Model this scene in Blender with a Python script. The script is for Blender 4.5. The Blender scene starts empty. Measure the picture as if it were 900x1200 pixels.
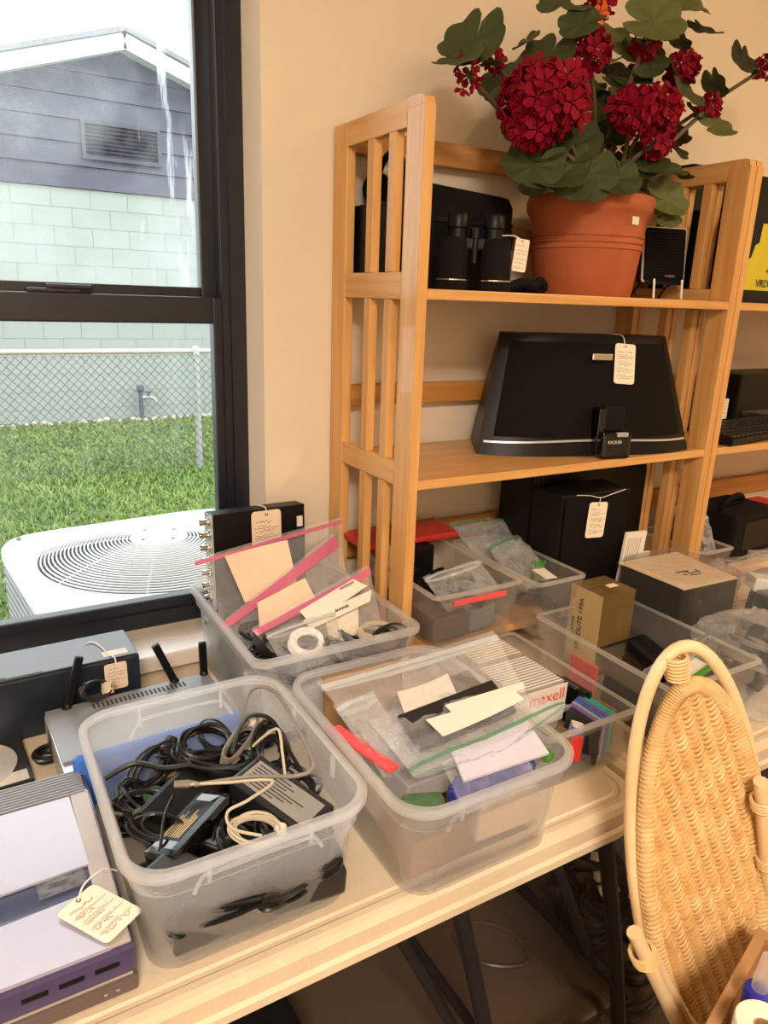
import bpy, bmesh, math, random
from mathutils import Vector, Matrix, Euler
random.seed(7)
PI = math.pi
scene = bpy.context.scene
COL = scene.collection

# ------------------------------------------------------------------ camera, sky, lights, exposure
cam_data = bpy.data.cameras.new('camera')
cam = bpy.data.objects.new('camera', cam_data)
COL.objects.link(cam)
cam.location = (-0.6183, -1.2557, 1.397)
cam.rotation_euler = (1.2837, -0.0345, -0.5277)
cam_data.sensor_fit = 'VERTICAL'
cam_data.sensor_height = 36.0
cam_data.lens = 25.617
cam_data.clip_start = 0.02
scene.camera = cam

world = bpy.data.worlds.new('overcast_sky')
scene.world = world
world.use_nodes = True
wn = world.node_tree.nodes
wl = world.node_tree.links
bg = wn['Background']
bg.inputs['Color'].default_value = (0.93, 0.97, 1.0, 1)
bg.inputs['Strength'].default_value = 4.4

def area_light(name, loc, rot, sx, sy, power, color):
    d = bpy.data.lights.new(name, 'AREA')
    d.shape = 'RECTANGLE'
    d.size = sx
    d.size_y = sy
    d.energy = power
    d.color = color
    o = bpy.data.objects.new(name, d)
    COL.objects.link(o)
    o.location = loc
    o.rotation_euler = rot
    return o
area_light('ceiling_lamp_light', (1.6, -1.5, 2.52), (0, 0, 0), 0.35, 0.35, 22, (1.0, 0.70, 0.40))
area_light('ceiling_panel_light', (-1.1, -2.5, 2.52), (0, 0, 0), 0.6, 0.6, 84, (1.0, 0.85, 0.72))
portal = area_light('window_portal', (-0.74, 0.02, 1.49), (-PI/2, 0, 0), 1.2, 1.4, 1, (1, 1, 1))
portal.data.cycles.is_portal = True
sun_d = bpy.data.lights.new('soft_sun', 'SUN')
sun_d.energy = 1.8
sun_d.angle = 0.6
sun_d.color = (1.0, 0.97, 0.9)
sun = bpy.data.objects.new('soft_sun', sun_d)
COL.objects.link(sun)
sun.rotation_euler = (0.55, 0.35, 0.0)
sun.location = (0, 3, 6)

scene.view_settings.view_transform = 'Standard'
scene.view_settings.look = 'None'
scene.view_settings.gamma = 1
scene.view_settings.use_curve_mapping = False
scene.view_settings.exposure = 0.3
cy = scene.cycles
cy.use_denoising = True
cy.max_bounces = 10
cy.diffuse_bounces = 4
cy.glossy_bounces = 3
cy.transmission_bounces = 6
cy.transparent_max_bounces = 48
cy.caustics_reflective = False
cy.caustics_refractive = False
cy.sample_clamp_indirect = 6.0

# ------------------------------------------------------------------ materials
def srgb(r, g, b):
    f = lambda c: (c/255/12.92 if c/255 <= 0.04045 else ((c/255+0.055)/1.055)**2.4)
    return (f(r), f(g), f(b), 1)

def node(nt, t, **kw):
    n = nt.nodes.new(t)
    for k, v in kw.items():
        if k in n.inputs:
            n.inputs[k].default_value = v
        else:
            setattr(n, k, v)
    return n

def mat(name, c, rough=0.5, metal=0.0, vary=0.12, scale=12.0, stretch=(1, 1, 1), bump=0.0, bscale=60.0, spec=0.5, coat=0.0, detail=4.0, c2=None):
    """principled material whose colour drifts between two tones over an object-space noise"""
    m = bpy.data.materials.new(name)
    m.use_nodes = True
    nt = m.node_tree
    p = nt.nodes['Principled BSDF']
    p.inputs['Roughness'].default_value = rough
    p.inputs['Metallic'].default_value = metal
    p.inputs['Specular IOR Level'].default_value = spec
    p.inputs['Coat Weight'].default_value = coat
    tc = node(nt, 'ShaderNodeTexCoord')
    mp = node(nt, 'ShaderNodeMapping')
    mp.inputs['Scale'].default_value = stretch
    nt.links.new(tc.outputs['Object'], mp.inputs['Vector'])
    nz = node(nt, 'ShaderNodeTexNoise', Scale=scale, Detail=detail, Roughness=0.6)
    nt.links.new(mp.outputs['Vector'], nz.inputs['Vector'])
    rp = node(nt, 'ShaderNodeValToRGB')
    rp.color_ramp.elements[0].position = 0.3
    rp.color_ramp.elements[1].position = 0.7
    lo = c2 if c2 else tuple(x*(1-vary) for x in c[:3])+(1,)
    hi = c if c2 else tuple(min(1, x*(1+vary)) for x in c[:3])+(1,)
    rp.color_ramp.elements[0].color = lo
    rp.color_ramp.elements[1].color = hi
    nt.links.new(nz.outputs['Fac'], rp.inputs['Fac'])
    nt.links.new(rp.outputs['Color'], p.inputs['Base Color'])
    if bump:
        n2 = node(nt, 'ShaderNodeTexNoise', Scale=bscale, Detail=3.0)
        nt.links.new(mp.outputs['Vector'], n2.inputs['Vector'])
        b = node(nt, 'ShaderNodeBump', Strength=bump, Distance=0.004)
        nt.links.new(n2.outputs['Fac'], b.inputs['Height'])
        nt.links.new(b.outputs['Normal'], p.inputs['Normal'])
    return m

def see_through(name, tint, body, fac, rough=0.3, bump=0.0, bscale=40.0, edge=0.5, milk=0.0, spec=0.5):
    """thin clear or milky plastic: a tinted transparent layer under a glossy, slightly diffuse skin"""
    m = bpy.data.materials.new(name)
    m.use_nodes = True
    nt = m.node_tree
    nt.nodes.remove(nt.nodes['Principled BSDF'])
    out = nt.nodes['Material Output']
    tr = node(nt, 'ShaderNodeBsdfTransparent', Color=tint)
    p = node(nt, 'ShaderNodeBsdfPrincipled', Roughness=rough)
    p.inputs['Base Color'].default_value = body
    p.inputs['Specular IOR Level'].default_value = spec
    tl = node(nt, 'ShaderNodeBsdfTranslucent', Color=body)
    mm = node(nt, 'ShaderNodeMixShader', Fac=milk)
    nt.links.new(p.outputs[0], mm.inputs[1])
    nt.links.new(tl.outputs[0], mm.inputs[2])
    lw = node(nt, 'ShaderNodeLayerWeight', Blend=0.35)
    tc = node(nt, 'ShaderNodeTexCoord')
    nz = node(nt, 'ShaderNodeTexNoise', Scale=bscale, Detail=3.0)
    nt.links.new(tc.outputs['Object'], nz.inputs['Vector'])
    if bump:
        b = node(nt, 'ShaderNodeBump', Strength=bump, Distance=0.01)
        nt.links.new(nz.outputs['Fac'], b.inputs['Height'])
        nt.links.new(b.outputs['Normal'], p.inputs['Normal'])
        nt.links.new(b.outputs['Normal'], lw.inputs['Normal'])
    ma = node(nt, 'ShaderNodeMath', operation='MULTIPLY_ADD')
    nt.links.new(lw.outputs['Facing'], ma.inputs[0])
    ma.inputs[1].default_value = edge
    ma.inputs[2].default_value = fac
    ma.use_clamp = True
    mx = node(nt, 'ShaderNodeMixShader')
    nt.links.new(ma.outputs[0], mx.inputs[0])
    nt.links.new(tr.outputs[0], mx.inputs[1])
    nt.links.new(mm.outputs[0], mx.inputs[2])
    nt.links.new(mx.outputs[0], out.inputs['Surface'])
    return m

def stained_glass(name, haze, drips):
    """window pane: clear, lightly reflecting, with dusty haze and white drip stains"""
    m = bpy.data.materials.new(name)
    m.use_nodes = True
    nt = m.node_tree
    nt.nodes.remove(nt.nodes['Principled BSDF'])
    out = nt.nodes['Material Output']
    tr = node(nt, 'ShaderNodeBsdfTransparent', Color=(0.97, 0.99, 0.98, 1))
    gl = node(nt, 'ShaderNodeBsdfGlossy', Roughness=0.02, Color=(1, 1, 1, 1))
    fr = node(nt, 'ShaderNodeFresnel', IOR=1.3)
    m1 = node(nt, 'ShaderNodeMixShader')
    nt.links.new(fr.outputs[0], m1.inputs[0])
    nt.links.new(tr.outputs[0], m1.inputs[1])
    nt.links.new(gl.outputs[0], m1.inputs[2])
    dust = node(nt, 'ShaderNodeBsdfTranslucent', Color=(0.9, 0.92, 0.95, 1))
    tc = node(nt, 'ShaderNodeTexCoord')
    mp = node(nt, 'ShaderNodeMapping')
    mp.inputs['Scale'].default_value = (22, 22, 2.2)
    nt.links.new(tc.outputs['Object'], mp.inputs['Vector'])
    st = node(nt, 'ShaderNodeTexNoise', Scale=1.0, Detail=5.0, Roughness=0.65)
    nt.links.new(mp.outputs['Vector'], st.inputs['Vector'])
    r1 = node(nt, 'ShaderNodeMapRange')
    r1.inputs['From Min'].default_value = 0.60
    r1.inputs['From Max'].default_value = 0.68
    nt.links.new(st.outputs['Fac'], r1.inputs['Value'])
    cl = node(nt, 'ShaderNodeTexNoise', Scale=5.0, Detail=6.0, Roughness=0.7)
    nt.links.new(tc.outputs['Object'], cl.inputs['Vector'])
    r2 = node(nt, 'ShaderNodeMapRange')
    r2.inputs['From Min'].default_value = 0.35
    r2.inputs['From Max'].default_value = 0.75
    nt.links.new(cl.outputs['Fac'], r2.inputs['Value'])
    a = node(nt, 'ShaderNodeMath', operation='MULTIPLY')
    nt.links.new(r1.outputs[0], a.inputs[0])
    a.inputs[1].default_value = drips
    b = node(nt, 'ShaderNodeMath', operation='MULTIPLY_ADD')
    nt.links.new(r2.outputs[0], b.inputs[0])
    b.inputs[1].default_value = haze
    nt.links.new(a.outputs[0], b.inputs[2])
    b.use_clamp = True
    m2 = node(nt, 'ShaderNodeMixShader')
    nt.links.new(b.outputs[0], m2.inputs[0])
    nt.links.new(m1.outputs[0], m2.inputs[1])
    nt.links.new(dust.outputs[0], m2.inputs[2])
    nt.links.new(m2.outputs[0], out.inputs['Surface'])
    return m

def leafy(name, c, c2, rough=0.5):
    m = mat(name, c, rough=rough, c2=c2, scale=30, bump=0.4, bscale=90)
    return m

M = {}
M['wall'] = mat('wall_paint', srgb(226, 212, 188), 0.85, vary=0.02, scale=3, bump=0.12, bscale=220)
M['ceiling'] = mat('ceiling_paint', srgb(235, 228, 214), 0.9, vary=0.02)
M['floor'] = mat('brown_carpet', srgb(88, 72, 58), 0.95, vary=0.25, scale=60, bump=0.5, bscale=300)
M['reveal'] = mat('white_plaster', srgb(236, 228, 214), 0.8, vary=0.03)
M['frame'] = mat('dark_window_paint', srgb(25, 29, 37), 0.35, vary=0.12, bump=0.05)
M['marble'] = mat('marble', srgb(240, 234, 226), 0.25, c2=srgb(205, 190, 172), scale=4, stretch=(1, 3, 3), detail=8)
M['glass_up'] = stained_glass('stained_window_glass', 0.13, 0.45)
M['glass_low'] = stained_glass('clean_window_glass', 0.02, 0.03)
M['wood'] = mat('pale_maple', srgb(222, 172, 108), 0.42, c2=srgb(198, 142, 76), scale=7, stretch=(9, 9, 0.5), bump=0.04, coat=0.15)
M['wood_x'] = mat('pale_maple_along_shelf', srgb(222, 172, 108), 0.38, c2=srgb(198, 142, 76), scale=7, stretch=(0.5, 9, 9), bump=0.04, coat=0.2)
M['wood_y'] = mat('pale_maple_across', srgb(222, 172, 108), 0.42, c2=srgb(200, 146, 80), scale=7, stretch=(9, 0.5, 9), bump=0.04, coat=0.15)
M['wood_dark'] = mat('amber_back_rail', srgb(200, 142, 74), 0.45, c2=srgb(176, 116, 52), scale=7, stretch=(0.5, 9, 9), bump=0.04)
M['table'] = mat('cream_table_plastic', srgb(226, 210, 184), 0.45, c2=srgb(208, 188, 158), scale=5, bump=0.15, bscale=160, detail=7)
M['steel_dark'] = mat('dark_steel_tube', srgb(58, 54, 54), 0.45, metal=0.5, vary=0.15)
M['bin'] = see_through('milky_bin_plastic', (0.975, 0.975, 0.975, 1), (0.95, 0.96, 0.97, 1), 0.13, 0.28, edge=0.20, milk=0.4)
M['bin_rim'] = see_through('milky_bin_rim', (0.97, 0.97, 0.97, 1), (0.96, 0.96, 0.96, 1), 0.24, 0.25, edge=0.3, milk=0.6)
M['bin_clear'] = see_through('clear_bin_plastic', (0.975, 0.965, 0.95, 1), (0.88, 0.86, 0.82, 1), 0.06, 0.2, edge=0.20, milk=0.5)
M['bin_clear_rim'] = see_through('clear_bin_rim', (0.96, 0.95, 0.93, 1), (0.9, 0.88, 0.84, 1), 0.24, 0.2, edge=0.35, milk=0.5)
M['film'] = see_through('clear_bag_film', (0.97, 0.97, 0.97, 1), (0.88, 0.88, 0.88, 1), 0.08, 0.16, bump=0.8, bscale=45, edge=0.45, spec=1.0)
M['film_rough'] = see_through('crinkled_bag_film', (0.95, 0.94, 0.92, 1), (0.35, 0.33, 0.3, 1), 0.05, 0.12, bump=0.6, bscale=60, edge=0.35, spec=1.0)
M['pink'] = see_through('pink_zip_plastic', (0.95, 0.66, 0.76, 1), srgb(232, 140, 172), 0.45, 0.25, edge=0.3)
M['green_zip'] = see_through('green_zip_plastic', (0.7, 0.88, 0.78, 1), srgb(120, 168, 140), 0.42, 0.25, edge=0.3)
M['white_zip'] = see_through('clear_zip_plastic', (0.92, 0.93, 0.93, 1), srgb(222, 226, 226), 0.35, 0.15, edge=0.4)
M['black'] = mat('black_plastic', srgb(13, 11, 10), 0.42, vary=0.2, bump=0.04, bscale=250, spec=0.25)
M['black_soft'] = mat('black_fabric', srgb(16, 14, 13), 0.85, vary=0.25, scale=60, bump=0.4, bscale=300, spec=0.2)
M['gloss'] = mat('gloss_black_plastic', srgb(10, 9, 9), 0.12, vary=0.1, coat=0.4)
M['grille'] = mat('black_speaker_cloth', srgb(15, 11, 9), 0.8, vary=0.25, scale=200, bump=0.3, bscale=700, spec=0.15)
M['charcoal'] = mat('charcoal_plastic', srgb(38, 37, 37), 0.38, vary=0.12, bump=0.05)
M['grey'] = mat('mid_grey_plastic', srgb(128, 130, 134), 0.4, vary=0.06)
M['grey_top'] = mat('slate_grey_plastic', srgb(88, 92, 98), 0.35, vary=0.05, bump=0.04)
M['navy_black'] = mat('blue_black_plastic', srgb(26, 34, 44), 0.35, vary=0.1)
M['silver'] = mat('silver_plastic', srgb(190, 190, 192), 0.3, metal=0.4, vary=0.05)
M['chrome'] = mat('polished_metal', srgb(215, 213, 208), 0.18, metal=1.0, vary=0.04)
M['brass'] = mat('brass_prong', srgb(190, 150, 90), 0.3, metal=0.9, vary=0.06)
M['white'] = mat('white_plastic', srgb(238, 236, 230), 0.35, vary=0.02)
M['paper'] = mat('white_paper', srgb(224, 217, 205), 0.8, vary=0.02)
M['tag'] = mat('cream_card_tag', srgb(238, 226, 204), 0.75, vary=0.03)
M['tan_card'] = mat('tan_card', srgb(228, 206, 180), 0.8, vary=0.05)
M['ink'] = mat('dark_ink', srgb(52, 46, 44), 0.7)
M['red_ink'] = mat('red_ink', srgb(170, 70, 60), 0.7)
M['orange_ink'] = mat('orange_print', srgb(214, 84, 46), 0.6)
M['string'] = mat('white_string', srgb(230, 226, 218), 0.8)
M['terracotta'] = mat('terracotta', srgb(180, 98, 56), 0.8, c2=srgb(162, 82, 44), scale=9, bump=0.12, bscale=120)
M['leaf'] = leafy('geranium_leaf', srgb(68, 78, 32), srgb(44, 54, 22))
M['leaf_pale'] = leafy('pale_geranium_leaf', srgb(100, 108, 52), srgb(74, 84, 40))
M['petal'] = mat('crimson_petal', srgb(152, 8, 40), 0.7, c2=srgb(102, 3, 24), scale=40, spec=0.15)
M['petal_orange'] = mat('orange_petal', srgb(236, 110, 50), 0.55)
M['stem'] = mat('green_brown_stem', srgb(92, 76, 48), 0.6, vary=0.2)
M['moss'] = mat('dark_moss', srgb(58, 50, 34), 0.9, vary=0.3, scale=50)
M['cane'] = mat('pale_cane', srgb(238, 212, 168), 0.45, c2=srgb(222, 188, 138), scale=14, stretch=(1, 1, 0.4), bump=0.08)
M['wicker'] = mat('honey_wicker', srgb(228, 188, 126), 0.5, c2=srgb(202, 154, 90), scale=45, bump=0.1)
M['wrap'] = mat('cane_wrapping', srgb(232, 202, 150), 0.45, c2=srgb(212, 172, 112), scale=40)
M['lavender'] = mat('lavender_gloss_panel', srgb(168, 164, 182), 0.2, vary=0.03, coat=0.4)
M['purple'] = mat('dark_purple_gloss', srgb(46, 42, 74), 0.12, vary=0.12, scale=6, coat=0.5)
M['purple_edge'] = mat('purple_front_band', srgb(74, 66, 100), 0.25, vary=0.08)
M['taupe'] = mat('taupe_plastic', srgb(96, 82, 78), 0.4, vary=0.06)
M['beige_edge'] = mat('warm_grey_edge', srgb(170, 158, 152), 0.35, vary=0.05)
M['blue'] = mat('bright_blue_plastic', srgb(58, 112, 200), 0.35, vary=0.08)
M['blue_cap'] = mat('royal_blue_cap', srgb(34, 40, 150), 0.4, vary=0.06)
M['cream'] = mat('cream_bottle', srgb(240, 224, 176), 0.4, vary=0.03)
M['disc'] = mat('silver_disc', srgb(214, 212, 208), 0.25, metal=0.3, vary=0.05)
M['rubber'] = mat('black_rubber_cable', srgb(15, 14, 14), 0.4, vary=0.2)
M['cable_grey'] = mat('grey_cable', srgb(128, 120, 108), 0.5, vary=0.12)
M['cable_beige'] = mat('beige_cable', srgb(196, 182, 158), 0.5, vary=0.08)
M['green_cloth'] = mat('green_velcro', srgb(72, 104, 66), 0.9, vary=0.2, scale=80, bump=0.5, bscale=300)
M['label_grey'] = mat('grey_rating_label', srgb(150, 146, 140), 0.5, vary=0.06, scale=60)
M['gold_box'] = mat('dull_gold_card', srgb(128, 104, 60), 0.4, c2=srgb(108, 86, 46), scale=16, metal=0.25)
M['khaki_box'] = mat('khaki_card', srgb(186, 164, 118), 0.55, vary=0.06)
M['red'] = mat('red_plastic', srgb(196, 44, 40), 0.4, vary=0.08)
M['pink_paper'] = mat('coral_pink_strip', srgb(232, 84, 88), 0.5, vary=0.05)
M['cobalt'] = mat('cobalt_blue_vinyl', srgb(54, 60, 140), 0.4, vary=0.1)
M['green'] = mat('green_plastic', srgb(74, 140, 52), 0.4, vary=0.15)
M['teal'] = mat('teal_print', srgb(70, 176, 172), 0.4, vary=0.1)
M['violet'] = mat('violet_print', srgb(120, 96, 176), 0.4, vary=0.1)
M['yellow'] = mat('lime_yellow_card', srgb(206, 192, 40), 0.4, vary=0.05)
M['brown_card'] = mat('brown_cardboard', srgb(150, 116, 78), 0.8, vary=0.08)
M['lilac_paper'] = mat('pale_lilac_paper', srgb(206, 204, 220), 0.7, vary=0.05)
M['clear_case'] = see_through('clear_disc_case', (0.9, 0.87, 0.82, 1), (0.8, 0.76, 0.7, 1), 0.22, 0.08, edge=0.5)
M['crate'] = mat('rough_brown_wood', srgb(186, 144, 98), 0.6, c2=srgb(156, 112, 70), scale=9, stretch=(1, 1, 8), bump=0.1)
M['bin_dark'] = see_through('smoky_tote_plastic', (0.6, 0.52, 0.43, 1), (0.16, 0.12, 0.09, 1), 0.45, 0.35, edge=0.3)
# outdoors
M['block'] = mat('mint_painted_block', srgb(122, 128, 123), 0.85, vary=0.03, scale=5, bump=0.3, bscale=90)
M['mortar'] = mat('mint_painted_mortar', srgb(100, 107, 103), 0.9, vary=0.03)
M['siding'] = mat('slate_blue_siding', srgb(45, 48, 64), 0.6, vary=0.06, stretch=(0.3, 1, 4))
M['vent'] = mat('slate_vent', srgb(38, 40, 52), 0.6, vary=0.05)
M['fascia'] = mat('white_fascia', srgb(200, 202, 204), 0.6, vary=0.02)
M['roof'] = mat('grey_shingle', srgb(110, 110, 112), 0.9, vary=0.15, scale=30)
M['lawn'] = mat('lawn_soil_green', srgb(66, 78, 34), 0.95, c2=srgb(54, 68, 26), scale=3, detail=8)
M['blade'] = mat('grass_blade', srgb(106, 126, 50), 0.7, c2=srgb(80, 104, 36), scale=1.3)
M['mesh_wire'] = mat('weathered_fence_wire', srgb(74, 77, 77), 0.6, metal=0.3, vary=0.1)
M['galv'] = mat('galvanised_steel', srgb(146, 148, 146), 0.5, metal=0.35, vary=0.08)
M['rust_rail'] = mat('weathered_rail', srgb(158, 146, 136), 0.6, metal=0.2, vary=0.12)
M['rock'] = mat('pale_rock', srgb(156, 148, 138), 0.9, vary=0.12, scale=20, bump=0.4)
M['pipe'] = mat('dark_water_pipe', srgb(52, 66, 78), 0.5, vary=0.15)
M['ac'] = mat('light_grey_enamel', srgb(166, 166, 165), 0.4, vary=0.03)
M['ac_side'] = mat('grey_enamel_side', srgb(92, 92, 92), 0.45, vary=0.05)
M['ac_dark'] = mat('dark_fan_interior', srgb(24, 25, 28), 0.6)
M['wire'] = mat('white_coated_wire', srgb(170, 170, 169), 0.3, vary=0.02)
M['concrete'] = mat('concrete_pad', srgb(180, 176, 168), 0.9, vary=0.08, bump=0.2)

# ------------------------------------------------------------------ mesh helpers
class MB:
    def __init__(self):
        self.bm = bmesh.new()
    def add(self, verts, faces, T=None):
        vs = [self.bm.verts.new(T @ Vector(v) if T else Vector(v)) for v in verts]
        for f in faces:
            try:
                self.bm.faces.new([vs[i] for i in f])
            except ValueError:
                pass
        return vs
    def box(self, c, s, bev=0.0, T=None, seg=2):
        x, y, z = (k/2 for k in s)
        V = [(c[0]+a*x, c[1]+b*y, c[2]+d*z) for d in (-1, 1) for a, b in ((-1, -1), (1, -1), (1, 1), (-1, 1))]
        F = [(3, 2, 1, 0), (4, 5, 6, 7), (0, 1, 5, 4), (1, 2, 6, 5), (2, 3, 7, 6), (3, 0, 4, 7)]
        vs = self.add(V, F, T)
        if bev:
            es = {e for v in vs for e in v.link_edges}
            bmesh.ops.bevel(self.bm, geom=list(es), offset=bev, segments=seg, affect='EDGES', profile=0.6)
        return self
    def box2(self, lo, hi, bev=0.0, T=None):
        return self.box([(a+b)/2 for a, b in zip(lo, hi)], [b-a for a, b in zip(lo, hi)], bev, T)
    def prism(self, pts, d0, d1, axis='z', T=None, bev=0.0):
        """outline (list of 2D points, counter-clockwise) pushed from d0 to d1 along an axis"""
        def P(a, b, d):
            return {'z': (a, b, d), 'y': (a, d, b), 'x': (d, a, b)}[axis]
        n = len(pts)
        V = [P(a, b, d0) for a, b in pts]+[P(a, b, d1) for a, b in pts]
        F = [tuple(range(n))[::-1], tuple(range(n, 2*n))]+[(i, (i+1) % n, n+(i+1) % n, n+i) for i in range(n)]
        vs = self.add(V, F, T)
        if bev:
            es = {e for v in vs for e in v.link_edges}
            bmesh.ops.bevel(self.bm, geom=list(es), offset=bev, segments=2, affect='EDGES', profile=0.6)
        return self
    def tube(self, pts, r, seg=6, closed=False, cap=True, T=None):
        pts = [Vector(p) for p in pts]
        n = len(pts)
        rs = r if isinstance(r, (list, tuple)) else [r]*n
        rings = []
        up = None
        for i, p in enumerate(pts):
            a = pts[(i-1) % n] if (closed or i > 0) else p
            b = pts[(i+1) % n] if (closed or i < n-1) else p
            t = (b-a)
            if t.length < 1e-9:
                t = Vector((0, 0, 1))
            t.normalize()
            if up is None:
                up = t.orthogonal().normalized()
            up = up-t*up.dot(t)
            if up.length < 1e-6:
                up = t.orthogonal()
            up.normalize()
            w = t.cross(up)
            rings.append([p+(up*math.cos(2*PI*k/seg)+w*math.sin(2*PI*k/seg))*rs[i] for k in range(seg)])
        V = [v for rg in rings for v in rg]
        F = []
        m = n if closed else n-1
        for i in range(m):
            j = (i+1) % n
            for k in range(seg):
                l = (k+1) % seg
                F.append((i*seg+k, i*seg+l, j*seg+l, j*seg+k))
        if cap and not closed:
            F.append(tuple(range(seg))[::-1])
            F.append(tuple((n-1)*seg+k for k in range(seg)))
        self.add(V, F, T)
        return self
    def cyl(self, a, b, r, seg=16, T=None):
        return self.tube([a, b], r, seg, T=T)
    def lathe(self, prof, seg=32, T=None, close=False):
        n = len(prof)
        V = [(r*math.cos(2*PI*k/seg), r*math.sin(2*PI*k/seg), z) for r, z in prof for k in range(seg)]
        F = []
        for i in range(n if close else n-1):
            j = (i+1) % n
            for k in range(seg):
                l = (k+1) % seg
                F.append((i*seg+k, i*seg+l, j*seg+l, j*seg+k))
        if not close:
            if prof[0][0] > 1e-6:
                F.append(tuple(range(seg))[::-1])
            if prof[-1][0] > 1e-6:
                F.append(tuple((n-1)*seg+k for k in range(seg)))
        self.add(V, F, T)
        return self
    def rings(self, rgs, cap0=True, cap1=True, T=None, loop=False):
        n = len(rgs[0])
        V = [v for r in rgs for v in r]
        F = []
        m = len(rgs)
        for i in range(m if loop else m-1):
            j = (i+1) % m
            for k in range(n):
                l = (k+1) % n
                F.append((i*n+k, i*n+l, j*n+l, j*n+k))
        if not loop:
            if cap0:
                F.append(tuple(range(n))[::-1])
            if cap1:
                F.append(tuple((m-1)*n+k for k in range(n)))
        self.add(V, F, T)
        return self
    def grid(self, fn, nu, nv, T=None):
        V = [fn(i/nu, j/nv) for j in range(nv+1) for i in range(nu+1)]
        F = [(j*(nu+1)+i, j*(nu+1)+i+1, (j+1)*(nu+1)+i+1, (j+1)*(nu+1)+i) for j in range(nv) for i in range(nu)]
        self.add(V, F, T)
        return self
    def mesh(self, name, m, smooth=False, norm=True):
        if norm:
            bmesh.ops.recalc_face_normals(self.bm, faces=self.bm.faces[:])
        me = bpy.data.meshes.new(name)
        self.bm.to_mesh(me)
        self.bm.free()
        if smooth:
            for p in me.polygons:
                p.use_smooth = True
            try:
                me.set_sharp_from_angle(angle=math.radians(50))
            except Exception:
                pass
        me.materials.append(m)
        return me
    def build(self, name, m, parent=None, smooth=False, loc=None, rot=None, norm=True):
        return link(name, self.mesh(name, m, smooth, norm), parent, loc, rot)

def link(name, me, parent=None, loc=None, rot=None):
    o = bpy.data.objects.new(name, me)
    COL.objects.link(o)
    if parent is not None:
        o.parent = parent
    if loc is not None:
        o.location = loc
    if rot is not None:
        o.rotation_euler = rot
    return o

def thing(name, label, cat, loc=(0, 0, 0), rot=(0, 0, 0), group=None):
    o = bpy.data.objects.new(name, None)
    o.empty_display_size = 0.05
    COL.objects.link(o)
    o.location = loc
    o.rotation_euler = rot
    return tag(o, label, cat, group)

def tag(o, label, cat, group=None, kind=None):
    o['label'] = label
    o['category'] = cat
    if group:
        o['group'] = group
    if kind:
        o['kind'] = kind
    return o

def struct(name, mb, m, label=None, parent=None, smooth=False):
    o = mb.build(name, m, parent, smooth)
    o['kind'] = 'structure'
    if label:
        o['label'] = label
    return o

def copy_tree(o, parent=None):
    c = o.copy()
    COL.objects.link(c)
    if parent is not None:
        c.parent = parent
    for ch in list(o.children):
        copy_tree(ch, c)
    return c

def rrect(w, h, r, n=4, cx=0, cy=0):
    """rounded rectangle outline, counter-clockwise"""
    r = min(r, w/2-1e-4, h/2-1e-4)
    P = []
    for sx, sy, a0 in ((1, 1, 0), (-1, 1, PI/2), (-1, -1, PI), (1, -1, 3*PI/2)):
        for k in range(n+1):
            a = a0+PI/2*k/n
            P.append((cx+sx*(w/2-r)+r*math.cos(a), cy+sy*(h/2-r)+r*math.sin(a)))
    return P

def spline(pts, n=6, closed=False):
    """Catmull-Rom through the given points"""
    pts = [Vector(p) for p in pts]
    N = len(pts)
    out = []
    for i in range(N if closed else N-1):
        p0 = pts[(i-1) % N] if (closed or i > 0) else pts[0]
        p1 = pts[i]
        p2 = pts[(i+1) % N]
        p3 = pts[(i+2) % N] if (closed or i+2 < N) else pts[-1]
        for k in range(n):
            t = k/n
            out.append(0.5*((2*p1)+(p2-p0)*t+(2*p0-5*p1+4*p2-p3)*t*t+(3*p1-p0-3*p2+p3)*t**3))
    if not closed:
        out.append(pts[-1])
    return out

def text_part(body, size, m, parent, loc, rot, name='lettering', extrude=0.0003, align='LEFT', xs=1.0):
    cu = bpy.data.curves.new(name, 'FONT')
    cu.body = body
    cu.size = size
    cu.extrude = extrude
    cu.align_x = align
    cu.materials.append(m)
    tmp = bpy.data.objects.new(name, cu)
    COL.objects.link(tmp)
    me = bpy.data.meshes.new_from_object(tmp.evaluated_get(bpy.context.evaluated_depsgraph_get()))
    bpy.data.objects.remove(tmp)
    me.name = name
    o = link(name, me, parent, loc, rot)
    o.scale = (xs, 1, 1)
    return o

def scribble(w, h, rows, seed, m, parent, z, name='handwriting', printed=True):
    """lines of illegible handwriting and printed rules on a card lying in its own xy plane"""
    rnd = random.Random(seed)
    mb = MB()
    for i in range(rows):
        y = h*(0.30-0.66*i/max(1, rows-1))
        x = -w*0.36
        end = w*rnd.uniform(0.05, 0.4)
        amp = h*(0.028 if i % 2 == 0 else 0.014)
        pts = []
        while x < end:
            pts.append((x, y+rnd.uniform(-amp, amp), z))
            x += w*rnd.uniform(0.025, 0.06)
        th = w*0.011 if i % 2 == 0 else w*0.007
        for a, b in zip(pts, pts[1:]):
            if rnd.random() < 0.16:
                continue
            mb.box(((a[0]+b[0])/2, (a[1]+b[1])/2, z), (math.hypot(b[0]-a[0], b[1]-a[1])+th, th, 0.0003), 0,
                   Matrix.Translation(Vector(((a[0]+b[0])/2, (a[1]+b[1])/2, z))) @ Matrix.Rotation(math.atan2(b[1]-a[1], b[0]-a[0]), 4, 'Z') @ Matrix.Translation(-Vector(((a[0]+b[0])/2, (a[1]+b[1])/2, z))))
        if printed and i % 2 == 1:
            mb.box((0, y-h*0.035, z), (w*0.84, h*0.006, 0.0002))
    return mb.build(name, m, parent)

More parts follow.
